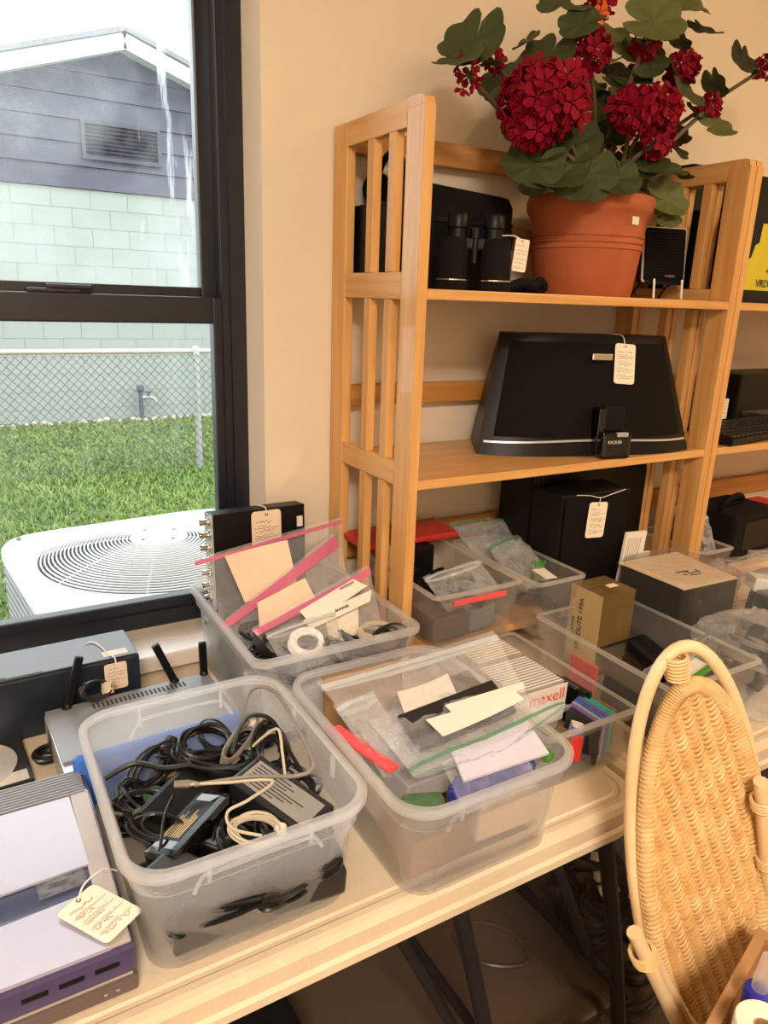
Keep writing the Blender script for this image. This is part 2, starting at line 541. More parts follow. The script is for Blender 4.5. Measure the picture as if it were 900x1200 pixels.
def price_tag(parent, loc, rot, w, h, seed, m='tag', rows=8, ink='ink', label=None, name='price_tag'):
    mb = MB()
    mb.prism(rrect(w, h, w*0.12, 3), -0.0004, 0.0004)
    t = mb.build(name, M[m], parent, loc=loc, rot=rot)
    if label:
        t['label'] = label
    scribble(w, h, rows, seed, M[ink], t, 0.0006)
    MB().lathe([(w*0.035, 0.0004), (w*0.055, 0.0004), (w*0.055, 0.0008), (w*0.035, 0.0008)], 10, close=True).build('eyelet', M['ink'], t, loc=(0, h*0.43, 0))
    return t
# ------------------------------------------------------------------ the room
struct('floor', MB().box2((-2.3, -3.3, -0.05), (2.7, 0.16, 0.0)), M['floor'])
struct('ceiling', MB().box2((-2.3, -3.3, 2.55), (2.7, 0.16, 2.6)), M['ceiling'])
WX0, WX1, WZ0, WZ1 = -1.36, -0.131, 0.746, 2.24
w = MB()
w.box2((WX1, 0.0, 0.0), (2.7, 0.16, 2.55))
w.box2((-2.3, 0.0, 0.0), (WX0, 0.16, 2.55))
w.box2((WX0, 0.0, 0.0), (WX1, 0.16, WZ0))
w.box2((WX0, 0.0, WZ1), (WX1, 0.16, 2.55))
struct('wall_back', w, M['wall'])
struct('wall_left', MB().box2((-2.36, -3.3, 0.0), (-2.3, 0.16, 2.55)), M['wall'])
struct('wall_right', MB().box2((2.7, -3.3, 0.0), (2.76, 0.16, 2.55)), M['wall'])
struct('wall_front', MB().box2((-2.3, -3.36, 0.0), (2.7, -3.3, 2.55)), M['wall'])
w = MB()
w.prism([(WX1, 0.0005), (WX1, 0.16), (-0.141, 0.16), (-0.141, 0.06)], WZ0+0.03, WZ1, 'z')
w.prism([(WX0, 0.0005), (WX0+0.01, 0.06), (WX0+0.01, 0.16), (WX0, 0.16)], WZ0+0.03, WZ1, 'z')
struct('trim_1', w, M['reveal'])
struct('trim_2', MB().box2((WX0-0.03, -0.062, WZ0), (WX1+0.02, -0.0005, 0.776), 0.004).box2((WX0, -0.001, WZ0), (WX1, 0.16, 0.776)), M['marble'])
for x, y, s in ((1.6, -1.5, 0.4), (-1.1, -2.5, 0.66)):
    t = thing('ceiling_light', 'square ceiling lamp with a white housing %s' % ('above the bookcases' if x > 0 else 'left of the viewer'), 'lamp', (x, y, 2.55))
    MB().box((0, 0, -0.0125), (s, s, 0.025), 0.004).build('housing', M['white'], t)

win = bpy.data.objects.new('window_1', None)
COL.objects.link(win)
win['kind'] = 'structure'
win['label'] = 'dark framed sash window with dirty upper pane'
FX0, FX1 = -1.35, -0.141
fr = MB()
fr.box2((FX1-0.044, 0.06, 0.776), (FX1, 0.13, WZ1))
fr.box2((FX0, 0.06, 0.776), (FX0+0.044, 0.13, WZ1))
fr.box2((FX0+0.044, 0.06, 0.776), (FX1-0.044, 0.13, 0.806))
fr.box2((FX0+0.044, 0.06, WZ1-0.04), (FX1-0.044, 0.13, WZ1))
fr.box2((FX1-0.030, 0.054, 0.79), (FX1-0.024, 0.062, WZ1))
fr.build('window_frame', M['frame'], win)['kind'] = 'structure'
def sash(name, x0, x1, z0, z1, y0, y1, b, t, s, glass):
    m = MB()
    m.box2((x0, y0, z0), (x0+s, y1, z1), 0.003)
    m.box2((x1-s, y0, z0), (x1, y1, z1), 0.003)
    m.box2((x0+s, y0, z0), (x1-s, y1, z0+b), 0.003)
    m.box2((x0+s, y0, z1-t), (x1-s, y1, z1), 0.003)
    o = m.build(name, M['frame'], win)
    o['kind'] = 'structure'
    g = MB().box2((x0+s-0.004, (y0+y1)/2-0.002, z0+b-0.004), (x1-s+0.004, (y0+y1)/2+0.002, z1-t+0.004)).build('pane', M[glass], o)
    g['kind'] = 'structure'
    return o
sash('lower_sash', FX0+0.040, FX1-0.040, 0.800, 1.3855, 0.066, 0.092, 0.028, 0.046, 0.020, 'glass_low')
up = sash('upper_sash', FX0+0.040, FX1-0.040, 1.372, WZ1-0.03, 0.098, 0.124, 0.030, 0.03, 0.030, 'glass_up')
lk = MB()
lk.box2((-0.50, 0.070, 1.3855), (-0.42, 0.100, 1.392), 0.002)
lk.box2((-0.47, 0.074, 1.392), (-0.40, 0.086, 1.399), 0.002)
lk.build('sash_lock', M['frame'], win)

# ------------------------------------------------------------------ outdoors
GZ = -0.15
struct('ground', MB().box2((-6, 0.17, GZ-0.1), (9, 14, GZ)), M['lawn'], 'mown green lawn outside the window')
rnd = random.Random(3)
V, F = [], []
for i in range(52000):
    y = 0.5+7.4*rnd.random()**1.25
    x = rnd.uniform(-1.6, 0.75+0.28*y)
    if abs(x+0.115) < 0.56 and abs(y-0.955) < 0.56:
        continue
    h = rnd.uniform(0.02, 0.05)*(1.0 if y < 5.2 else 0.75)
    a = rnd.uniform(0, 2*PI)
    wdt = rnd.uniform(0.004, 0.009)*(1+y*0.12)
    lx, ly = rnd.uniform(-0.03, 0.03), rnd.uniform(-0.03, 0.03)
    n = len(V)
    V += [(x-wdt*math.cos(a), y-wdt*math.sin(a), GZ), (x+wdt*math.cos(a), y+wdt*math.sin(a), GZ), (x+lx, y+ly, GZ+h)]
    F.append((n, n+1, n+2))
me = bpy.data.meshes.new('grass')
me.from_pydata(V, [], F)
me.materials.append(M['blade'])
tag(link('grass', me), 'short bright green lawn grass between the window and the far house', 'grass', kind='stuff')

house = thing('house', 'mint green block house with slate blue gable beyond the fence', 'building', (1.35, 8.09, GZ))
HB = 2.43-GZ                                         # block wall height
MB().box2((-4.5, -0.021, 0), (4.5, 0.3, HB)).build('wall', M['mortar'], house)
bw, bh = 0.406, 0.203
blk = MB().box((0, 0, 0), (bw-0.005, 0.05, bh-0.005)).mesh('concrete_block', M['block'])
nrow = int(HB/bh)
r2 = random.Random(5)
for k in range(nrow+1):
    z = HB-bh*(k+0.5)
    if z < 0.0:
        break
    for i in range(-7, 11):
        x = (i+(0.5 if k % 2 else 0.0))*bw-0.6
        link('concrete_block', blk, house, (x, 0.0+r2.uniform(-0.0015, 0.0015), z))
def roof_z(x):
    return 3.90-GZ-0.33*abs(x-0.02)
zt = HB
k = 0
while zt < 3.90-GZ-0.03:
    z0, z1 = zt+0.004, zt+0.232
    def span(z):
        return (3.90-GZ-z)/0.33
    s0, s1 = min(4.4, span(z0)), min(4.4, max(0.05, span(z1)))
    m = MB()
    rgs = []
    for z, s, y in ((z0, s0, -0.045), (z1, s1, -0.02)):
        pass
    P = [(-s0+0.02, -0.05, z0), (s0+0.02, -0.05, z0), (s1+0.02, -0.024, z1), (-s1+0.02, -0.024, z1)]
    Q = [(a, 0.28, c) for a, b, c in P]
    m.add(P+Q, [(0, 1, 2, 3), (7, 6, 5, 4), (0, 4, 5, 1), (1, 5, 6, 2), (2, 6, 7, 3), (3, 7, 4, 0)])
    m.build('siding_plank', M['siding'], house)
    zt += 0.232
    k += 1
for s in (-1, 1):
    L = 4.6
    m = MB()
    a = math.atan(0.33)
    T = Matrix.Translation((0.02, 0, 3.90-GZ)) @ Matrix.Rotation(s*a, 4, 'Y')
    m.box((s*L/2, -0.30, 0.01), (L, 0.04, 0.17), 0, T)
    m.build('fascia', M['fascia'], house)
    m = MB()
    m.box((s*L/2, 2.0, 0.10), (L+0.05, 4.75, 0.05), 0, T)
    m.build('roof', M['roof'], house)
    m = MB()
    m.box((s*L/2, -0.16, -0.03), (L, 0.26, 0.03), 0, T)
    m.build('soffit', M['fascia'], house)
vt = MB()
vx, vz, vw, vh = -0.02, 2.94-GZ, 0.86, 0.40
vt.box((vx, -0.06, vz+vh/2-0.02), (vw, 0.05, 0.04)).box((vx, -0.06, vz-vh/2+0.02), (vw, 0.05, 0.04))
vt.box((vx-vw/2+0.02, -0.06, vz), (0.04, 0.05, vh-0.08)).box((vx+vw/2-0.02, -0.06, vz), (0.04, 0.05, vh-0.08))
vo = vt.build('gable_vent', M['vent'], house)
sl = MB().box((0, 0, 0), (vw-0.08, 0.055, 0.012), 0, Matrix.Rotation(0.6, 4, 'X')).mesh('slat', M['vent'])
for i in range(8):
    link('slat', sl, vo, (vx, -0.06, vz-vh/2+0.06+i*(vh-0.12)/7))

pt = thing('garden_faucet', 'dark upright water pipe with side spigot against the mint block wall', 'faucet', (1.35, 7.93, GZ))
MB().tube([(0, 0, 0), (0, 0, 0.34)], 0.028, 10).build('pipe', M['pipe'], pt)
MB().lathe([(0.0, 0.42), (0.045, 0.41), (0.05, 0.36), (0.036, 0.33)], 12).build('cap', M['pipe'], pt)
MB().tube(spline([(0, 0, 0.27), (0.09, -0.01, 0.27), (0.15, -0.02, 0.25), (0.17, -0.02, 0.2)]), 0.024, 8).build('spigot', M['galv'], pt)
MB().tube([(0.09, -0.01, 0.27), (0.09, -0.03, 0.33)], 0.012, 6).lathe([(0.0, 0.0), (0.04, 0.0), (0.04, 0.014), (0, 0.014)], 10, Matrix.Translation((0.09, -0.03, 0.33))).build('valve_handle', M['pipe'], pt)

rocks = []
r3 = random.Random(9)
for v in range(4):
    m = MB()
    bmesh.ops.create_icosphere(m.bm, subdivisions=1, radius=1)
    for q in m.bm.verts:
        q.co *= r3.uniform(0.7, 1.15)
    rocks.append(m.mesh('rock', M['rock']))
for i in range(46):
    s = r3.uniform(0.028, 0.046)
    o = link('rock', rocks[i % 4], None, (-0.55+i*0.088+r3.uniform(-0.03, 0.03), 7.93-r3.uniform(0, 0.12), GZ+s*0.4), (0, 0, r3.uniform(0, 6)))
    if abs(o.location.x-1.35) < 0.1:
        o.location.y -= 0.12
    o.scale = (s*1.2, s, s*0.8)
    tag(o, 'pale rock in the row edging the foot of the mint block house', 'rock', 'rocks along the house wall')

fence = thing('chain_link_fence', 'galvanised chain link fence with grey posts across the lawn', 'fence', (1.24, 5.15, GZ))
MB().tube([(-4, 0, 1.04), (4.5, 0, 1.04)], 0.021, 10).build('top_rail', M['rust_rail'], fence)
post = MB().tube([(0, 0, 0), (0, 0, 1.03)], 0.028, 10).lathe([(0.034, 1.0), (0.034, 1.06), (0.02, 1.08), (0, 1.085)], 10).mesh('post', M['galv'])
for x in (-2.8, 0.0, 2.8):
    link('post', post, fence, (x, 0.03 if x else 0.0, 0))
m = MB()
H, z0 = 0.99, 0.03
for d in (-1, 1):
    x = -3.9
    while x < 4.4:
        pts = []
        xs = x
        a = (xs, 0.006*d-0.03, z0)
        b = (xs+d*H*0.95, 0.006*d-0.03, z0+H)
        m.tube([a, b], 0.0028, 3, cap=False)
        x += 0.068
o = m.build('wire_mesh', M['mesh_wire'], fence)
o['kind'] = 'stuff'

# air conditioner condenser just outside the window
ac = thing('air_conditioner', 'light grey outdoor air conditioner with round wire fan grille', 'air conditioner', (-0.115, 0.955, GZ), (0, 0, 0.10))
AH = 0.60-GZ
S = 0.82
MB().box((0, 0, 0.03), (S+0.1, S+0.1, 0.06), 0.01).build('pad', M['concrete'], ac)
out = rrect(S-0.03, S-0.03, 0.10, 6)
inn = rrect(S-0.09, S-0.09, 0.08, 6)
m = MB()
m.rings([[(x, y, z) for x, y in out] for z in (0.06, AH-0.03)]+[[(x, y, z) for x, y in inn] for z in (AH-0.03, 0.06)], loop=True)
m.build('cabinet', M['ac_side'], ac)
lv = MB()
for k in range(22):
    z = 0.1+k*(AH-0.17)/21
    lv.rings([[(x, y, zz) for x, y in rrect(S-0.03+dd, S-0.03+dd, 0.10, 5)] for zz, dd in ((z, 0.0), (z+0.004, 0.012), (z+0.016, 0.012), (z+0.02, 0.0))], False, False)
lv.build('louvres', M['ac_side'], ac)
RG = 0.352
n = 72
def sq(a, w, r):
    """point of a rounded square outline in direction a"""
    c, s = math.cos(a), math.sin(a)
    q = 7.0
    k = w/2/((abs(c)**q+abs(s)**q)**(1/q))
    return (k*c, k*s)
ang = [2*PI*i/n for i in range(n)]
m = MB()
prof = [('s', S-0.02, AH-0.035), ('s', S, AH-0.035), ('s', S, AH-0.012), ('s', S-0.02, AH), ('s', S-0.10, AH), ('s', S-0.115, AH+0.008), ('c', RG+0.012, AH+0.010), ('c', RG, AH+0.004), ('c', RG-0.004, AH-0.04)]
m.rings([[((sq(a, d, 0)+(z,)) if t == 's' else (d*math.cos(a), d*math.sin(a), z)) for a in ang] for t, d, z in prof], False, False)
m.build('top_panel', M['ac'], ac, smooth=True)
m = MB()
m.lathe([(RG-0.01, AH-0.03), (RG-0.01, AH-0.20), (0.05, AH-0.21), (0.05, AH-0.20), (RG-0.02, AH-0.19)], 40, close=False)
m.build('fan_shroud', M['ac_dark'], ac)
def dome(r):
    return AH+0.006+0.05*(1-(r/RG)**2.2)
gr = MB()
for k in range(25):
    r = 0.085+(RG-0.085)*k/24
    gr.tube([(r*math.cos(2*PI*i/56), r*math.sin(2*PI*i/56), dome(r)) for i in range(56)], 0.0027, 5, closed=True)
for a in [PI*j/4+0.35 for j in range(8)]:
    gr.tube([(r*math.cos(a), r*math.sin(a), dome(r)-0.004) for r in [0.06+(RG+0.012-0.06)*q/8 for q in range(9)]], 0.0034, 5)
gr.build('wire_grille', M['wire'], ac)
hb = MB()
hb.lathe([(0.0, AH+0.063), (0.06, AH+0.062), (0.085, AH+0.056), (0.085, AH+0.048), (0.0, AH+0.046)], 28)
hub = hb.build('hub_plate', M['ac'], ac, smooth=True)
for i in range(4):
    MB().lathe([(0, 0.004), (0.005, 0.003), (0.006, 0)], 8).build('screw', M['ac_side'], hub, loc=(0.062*math.cos(i*PI/2+0.4), 0.062*math.sin(i*PI/2+0.4), AH+0.061))
fb = MB()
def blade(a0):
    def fn(u, v):
        a = a0+(u-0.5)*0.85*(0.7+0.3*v)
        r = 0.06+v*0.25
        return (r*math.cos(a), r*math.sin(a), AH-0.11+(u-0.5)*0.07)
    return fn
for i in range(3):
    fb = MB()
    fb.grid(blade(i*2*PI/3+0.5), 6, 5)
    bo = fb.build('fan_blade', M['grey'], ac)
    so = bo.modifiers.new('thickness', 'SOLIDIFY')
    so.thickness = 0.003
MB().lathe([(0, AH-0.06), (0.055, AH-0.07), (0.06, AH-0.16), (0, AH-0.17)], 20).build('fan_motor', M['ac_dark'], ac)
for i in range(4):
    a = i*PI/2+PI/4
    MB().lathe([(0, 0.006), (0.007, 0.005), (0.009, 0)], 8).build('screw', M['ac_side'], ac, loc=(0.485*math.cos(a), 0.485*math.sin(a), AH+0.004))
# ------------------------------------------------------------------ tables
from mathutils import noise as mnoise
TZ = 0.74
def folding_table(label, x0, x1, y0, y1, legx):
    cx, cyy = (x0+x1)/2, (y0+y1)/2
    W, L = x1-x0, y1-y0
    t = thing('folding_table', label, 'table', (cx, cyy, 0))
    prof = [(0.03, 0.712), (0.012, 0.712), (0.010, 0.690), (0.004, 0.686), (0.0, 0.689), (0.0, 0.700), (0.004, 0.704), (0.004, 0.711), (0.0, 0.715), (0.0, 0.730),
            (0.004, 0.738), (0.010, TZ), (0.018, TZ), (0.021, TZ-0.002), (0.026, TZ-0.002), (0.029, TZ), (0.06, TZ)]
    m = MB()
    m.rings([[(x, y, z) for x, y in rrect(W-2*i, L-2*i, max(0.015, 0.055-i), 7)] for i, z in prof])
    m.build('tabletop', M['table'], t)
    for s in (-1, 1):
        MB().tube([(-W/2+0.12, s*(L/2-0.020), 0.690), (W/2-0.12, s*(L/2-0.020), 0.690)], 0.011, 8).build('frame_rail', M['steel_dark'], t)
    for k, (xa, xb) in enumerate(legx):
        for s in (-1, 1):
            MB().tube(spline([(xa-cx, s*(L/2-0.10), 0.70), (xa-cx+0.01*(1 if xb > xa else -1), s*(L/2-0.10), 0.60), ((xa*0.45+xb*0.55)-cx, s*(L/2-0.10), 0.32), (xb-cx, s*(L/2-0.10), 0.014)], 5), 0.0135, 8).lathe([(0.016, 0), (0.016, 0.03)], 8, Matrix.Translation((xb-cx, s*(L/2-0.10), 0))).build('leg', M['steel_dark'], t)
        MB().tube([(xb-cx, -L/2+0.10, 0.16), (xb-cx, L/2-0.10, 0.16)], 0.010, 8).build('leg_brace', M['steel_dark'], t)
        d = -1 if xb > xa else 1
        MB().tube([(xa-cx+d*0.14, 0.02-L/2+0.10, 0.70), ((xa+xb)/2-cx+0.02*d, 0.02-L/2+0.10, 0.28)], 0.009, 8).build('folding_strut', M['steel_dark'], t)
    return t
folding_table('cream plastic folding table carrying the two big milky bins', -1.67, 0.162, -0.706, -0.004, [(-1.45, -1.55), (-0.10, 0.05)])
folding_table('cream plastic folding table carrying the gold flash box bin', 0.168, 2.0, -0.706, -0.004, [(0.19, 0.34), (1.8, 1.9)])

# ------------------------------------------------------------------ bookcases
def make_bookcase(label, x0):
    W, D, T, PW = 0.7606, 0.29, 0.0187, 0.050
    HT = 1.675-TZ
    t = thing('bookcase', label, 'bookcase', (x0, -0.004, TZ), group=None)
    for px in (0.0, W-T):
        MB().box2((px, -D, 0), (px+T, -D+PW, HT-0.012), 0.003).prism([(-D+0.002, HT-0.02), (-D+PW, HT-0.02), (-D+PW, HT), (-D+0.014, HT), (-D+0.006, HT-0.004)], px+0.0005, px+T-0.0005, 'x').build('post', M['wood'], t)
        MB().box2((px, -PW, 0), (px+T, 0, HT), 0.003).build('post', M['wood'], t)
        for z0, z1 in ((HT-0.038, HT), (1.394-TZ, 1.435-TZ), (1.095-TZ, 1.134-TZ), (0.785-TZ, 0.83-TZ)):
            MB().box2((px+0.001, -D+PW, z0), (px+T-0.001, -PW, z1), 0.002).build('side_rail', M['wood_y'], t)
        for sy in (-0.132, -0.199):
            for z0, z1 in ((0.0, 0.785-TZ), (0.83-TZ, 1.095-TZ), (1.134-TZ, 1.394-TZ), (1.435-TZ, HT-0.038)):
                if z0 > 0.01:
                    MB().box2((px+0.001, sy-0.0105, z0), (px+T-0.002, sy+0.0105, z1), 0.0015).build('slat', M['wood'], t)
    for z in (0.81, 1.1107, 1.4112):
        MB().box2((T, -D+0.001, z-0.0158-TZ), (W-T, -0.012, z-TZ), 0.002).build('shelf', M['wood_x'], t)
    for z0, z1 in ((1.634, 1.675), (1.497, 1.540), (1.195, 1.235), (0.890, 0.938)):
        MB().box2((T, -0.024, z0-TZ), (W-T, -0.006, z1-TZ), 0.002).build('back_rail', M['wood_dark'], t)
    return t
make_bookcase('pale wood folding bookcase holding the potted geranium', 0.0)
bc2 = make_bookcase('pale wood folding bookcase with the yellow box, standing next to the geranium bookcase', 0.7626)

# ------------------------------------------------------------------ storage bins
def make_bin(label, x0, x1, y0, y1, z0, z1, taper=0.022, r=0.035, clear=False, name='storage_bin', handle=True, skirt=0.034):
    cx, cyy, H = (x0+x1)/2, (y0+y1)/2, z1-z0
    W, L = x1-x0, y1-y0
    mb_, mr = (M['bin_clear'], M['bin_clear_rim']) if clear else (M['bin'], M['bin_rim'])
    t = thing(name, label, 'bin', (cx, cyy, z0))
    def O(i, z):
        return [(x, y, z) for x, y in rrect(W-2*i, L-2*i, max(0.006, r-i*0.6), 6)]
    q = H-skirt
    a, b = taper, (0.0050 if clear else 0.0075)
    prof = [(a+0.006, 0.0), (a, 0.005), (b+0.007, q-0.004), (b+0.001, q), (b-0.003, H-0.006), (b-0.001, H-0.004), (b+0.001, H-0.006), (b+0.003, q+0.002), (b+0.010, q-0.004), (a+0.0025, 0.007), (a+0.008, 0.0025)]
    m = MB()
    m.rings([O(i, z) for i, z in prof])
    m.build('body', mb_, t, smooth=True)
    m = MB()
    rp = [(b-0.003, H-0.012), (0.001, H-0.012), (0.0, H-0.010), (0.0, H-0.002), (0.002, H), (b, H), (b+0.002, H-0.002), (b+0.001, H-0.004), (0.003, H-0.004), (0.003, H-0.0105), (b-0.003, H-0.0105)] if not clear else \
         [(b-0.002, H-0.006), (0.0, H-0.006), (0.0, H-0.001), (0.002, H), (b+0.001, H), (b+0.002, H-0.003)]
    m.rings([O(i, z) for i, z in rp], loop=True)
    m.build('rim', mr, t, smooth=True)
    if handle:
        for s in (-1, 1):
            y = s*(L/2-b-0.002)
            hw = W*0.26
            y2 = s*(L/2-b-0.0075)
            m = MB()
            m.tube(spline([(-hw, y2, q-0.012), (-hw*0.86, y2, q+0.004), (-hw*0.7, y, q+0.010), (0, y, q+0.011), (hw*0.7, y, q+0.010), (hw*0.86, y2, q+0.004), (hw, y2, q-0.012)], 4), 0.0022, 6)
            m.build('handle', mr, t, smooth=True)
            for k in (-0.34, 0.34):
                MB().box((W*k*0.6, y-s*0.001, H-0.022), (0.004, 0.004, 0.026), 0.001).build('rib', mr, t)
        for s in (-1, 1):
            for k in (-0.18, 0.18):
                MB().box((s*(W/2-b-0.001), L*k, H-0.022), (0.004, 0.006, 0.028), 0.001).build('rib', mr, t)
    return t
binA = make_bin('milky plastic bin of black power adapters and tangled cords', -0.536, -0.272, -0.693, -0.376, TZ, 0.882, r=0.045)
binB = make_bin('milky plastic bin heaped with green zip bags and envelopes', -0.262, -0.006, -0.734, -0.395, TZ, 0.878, r=0.045)
binC = make_bin('milky plastic bin by the window sill, full of pink zip bags', -0.300, -0.016, -0.386, -0.050, TZ, 0.900, r=0.022, handle=False)
binD = make_bin('clear shoebox bin with a red strip below its rim, on the lowest shelf', 0.032, 0.222, -0.344, -0.072, 0.8105, 0.921, taper=0.014, r=0.014, clear=True, handle=False, skirt=0.045)
binE = make_bin('clear shoebox bin holding a green striped bag, before the tall black speakers', 0.230, 0.352, -0.372, -0.102, 0.8105, 0.921, taper=0.012, r=0.014, clear=True, handle=False, skirt=0.045)
binF = make_bin('low clear bin packed with disc cases in rows', 0.018, 0.199, -0.640, -0.352, TZ, 0.832, taper=0.008, r=0.010, clear=True, handle=False, skirt=0.02)
binG = make_bin('clear bin with the gold flash box standing in it', 0.238, 0.457, -0.662, -0.360, TZ, 0.860, taper=0.010, r=0.010, clear=True, handle=False, skirt=0.04)
binH = make_bin('small clear bin on the lowest shelf beside the black camera case', 0.79, 0.90, -0.30, -0.10, 0.8105, 0.872, taper=0.008, r=0.01, clear=True, handle=False, skirt=0.03)
MB().box2((-0.055, -0.1335, 0.088), (0.058, -0.1325, 0.098)).build('red_strip', M['pink_paper'], binD)

# ------------------------------------------------------------------ builders for the contents
def solid(name, label, cat, c, s, m, rot=(0, 0, 0), bev=0.003, group=None):
    o = MB().box((0, 0, 0), s, bev).build(name, M[m], None, loc=c, rot=rot)
    return tag(o, label, cat, group)

def coil(name, label, c, rx, ry, turns, r, m, rot=(0, 0, 0), jit=0.15, seed=0, group=None, tail=None, tie=None, seg=5):
    rnd = random.Random(seed)
    pts = []
    n = 16
    for k in range(turns*n):
        a = 2*PI*k/n
        if k % n == 0:
            sx, sy = 1+rnd.uniform(-jit, jit), 1+rnd.uniform(-jit, jit)
            ox, oy, oz = rnd.uniform(-jit, jit)*rx*0.6, rnd.uniform(-jit, jit)*ry*0.6, rnd.uniform(-1, 1)*r*2.2
            tx, ty = rnd.uniform(-0.35, 0.35), rnd.uniform(-0.35, 0.35)
        x, y = rx*sx*math.cos(a)+ox, ry*sy*math.sin(a)+oy
        pts.append((x, y, oz+tx*x*0.5+ty*y*0.5))
    pts = spline(pts, 2)
    if tail:
        pts += spline([pts[-1]]+[Vector(q) for q in tail], 8)[1:]
    m_ = MB()
    m_.tube(pts, r, seg)
    o = m_.build(name, M[m], None, smooth=True, loc=c, rot=rot)
    tag(o, label, 'cable', group)
    if tie:
        MB().rings([[(rx+math.cos(a)*r*4.2, yy, math.sin(a)*r*4.2) for a in [2*PI*k/10 for k in range(10)]] for yy in (-r*4, r*4)]).build('cable_tie', M[tie], o, smooth=True)
    return o

def zip_bag(label, TL, TR, BR, BL, thick, zipm, seed, film='film', name='zip_bag', sag=0.0, group=None, amp=0.006, zv=0.90, band=0.06):
    TL, TR, BR, BL = (Vector(v) for v in (TL, TR, BR, BL))
    base = (BL+BR)/2
    nrm = (TR-TL).cross(BL-TL).normalized()
    t = thing(name, label, 'bag', base, group=group)
    def P(u, v, side, k=1.0):
        q = (BL*(1-u)+BR*u)*(1-v)+(TL*(1-u)+TR*u)*v
        th = thick/2*max(0.0, math.sin(PI*u))**0.6*max(0.0, math.sin(PI*min(1, v*0.93+0.04)))**0.5
        nz = mnoise.noise(Vector((u*4+seed*3.1, v*4, side*2.0)))*amp+(0.35-abs(mnoise.noise(Vector((u*7+v*3+seed, v*6-u*2, side*5.0)))))*amp*1.5+(0.3-abs(mnoise.noise(Vector((u*15-v*6+seed, v*11, side*3.0)))))*amp*0.6
        nz *= min(1, 8*u*(1-u)+0.15)*(1-0.75*math.exp(-((v-zv)/0.07)**2))
        return q-base+nrm*(side*(th+0.0006)+nz*k+sag*math.sin(PI*u)*v*v)
    m = MB()
    nu, nv = 36, 28
    for side in (1, -1):
        m.grid(lambda u, v: P(u, v, side), nu, nv)
    bmesh.ops.remove_doubles(m.bm, verts=m.bm.verts[:], dist=0.0004)
    m.build('film', M[film], t, smooth=True, norm=False)
    z = MB()
    for side in (1, -1):
        for (v0, v1, off) in ((zv-band/2, zv+band/2, 0.0010),):
            A = [P(u/24, v0, side)+nrm*side*off for u in range(25)]
            B = [P(u/24, v1, side)+nrm*side*off for u in range(25)]
            A2 = [a+nrm*side*0.001 for a in A]
            B2 = [b_+nrm*side*0.001 for b_ in B]
            z.rings([A2, B2, B, A][0:0] or [[A[i], B[i], B2[i], A2[i]] for i in range(25)])
    z.build('zip_strip', M[zipm], t, smooth=True)
    return t

def adapter(name, label, c, s, rot, m='black', cat='adapter', lab=None, bev=0.004, group=None):
    o = solid(name, label, cat, c, s, m, rot, bev, group)
    if lab:
        l = MB().box((0, 0, s[2]/2+0.0003), (s[0]*lab[1], s[1]*lab[2], 0.0006)).build('rating_label', M[lab[0]], o)
        rnd = random.Random(len(label))
        k = MB()
        for i in range(7):
            w_ = rnd.uniform(0.3, 0.8)*s[0]*lab[1]
            k.box((-s[0]*lab[1]*0.45+w_/2, (i-3)*s[1]*lab[2]*0.12, s[2]/2+0.0008), (w_, s[1]*lab[2]*0.035, 0.0003))
        k.build('small_print', M[lab[3]], l)
    return o

def sheet(name, label, corners, m, cat='paper', thick=0.0008, curl=0.0, parent=None, group=None):
    """a card or sheet spanning four world corners (TL, TR, BR, BL) with real thickness"""
    c = [Vector(v) for v in corners]
    o0 = sum(c, Vector())/4
    n = (c[1]-c[0]).cross(c[3]-c[0]).normalized()
    def fn(u, v):
        return (c[3]*(1-u)+c[2]*u)*(1-v)+(c[0]*(1-u)+c[1]*u)*v-o0+n*curl*math.sin(PI*u)
    mb = MB()
    N = 8 if curl else 1
    top = [fn(i/N, 1) for i in range(N+1)]
    bot = [fn(i/N, 0) for i in range(N+1)]
    mb.rings([[top[i]+n*thick/2, bot[i]+n*thick/2, bot[i]-n*thick/2, top[i]-n*thick/2] for i in range(N+1)])
    o = mb.build(name, M[m], parent, loc=o0 if parent is None else o0)
    if parent is None:
        tag(o, label, cat, group)
    return o
# ------------------------------------------------------------------ bin A: adapters and cords
adapter('power_adapter', 'large matt black power adapter slanting up in the adapter bin', (-0.440, -0.520, 0.816), (0.115, 0.060, 0.034), (0.22, -0.10, 0.62), 'black', bev=0.007)
adapter('power_adapter', 'glossy black power adapter with copper coloured warning print', (-0.446, -0.574, 0.822), (0.104, 0.046, 0.028), (-0.25, -0.08, 0.62), 'gloss', lab=('black', 0.6, 0.6, 'brass'), bev=0.009)
adapter('power_adapter', 'black adapter with a big grey rating label, at the bin side nearest the next bin', (-0.340, -0.575, 0.822), (0.120, 0.054, 0.030), (0.12, 0.16, -1.13), 'charcoal', lab=('label_grey', 0.86, 0.7, 'ink'), bev=0.004)
p = adapter('plug_adapter', 'charcoal plug adapter with two bare prongs in the near left of the adapter bin', (-0.482, -0.628, 0.812), (0.052, 0.044, 0.040), (0.1, 0.12, 0.65), 'charcoal', bev=0.004)
for k in (-1, 1):
    MB().box((0.034, k*0.0065, 0.004), (0.018, 0.0016, 0.006), 0.0004).build('prong', M['chrome'], p)
p = adapter('plug_adapter', 'small black plug adapter with a white triangle warning mark', (-0.425, -0.615, 0.812), (0.034, 0.036, 0.034), (-0.3, 0.15, 0.3), 'black', lab=('charcoal', 0.8, 0.7, 'label_grey'), bev=0.003)
MB().prism([(-0.006, 0.002), (0.006, 0.002), (0, 0.012)], 0.0179, 0.0185, 'z').build('warning_mark', M['paper'], p)
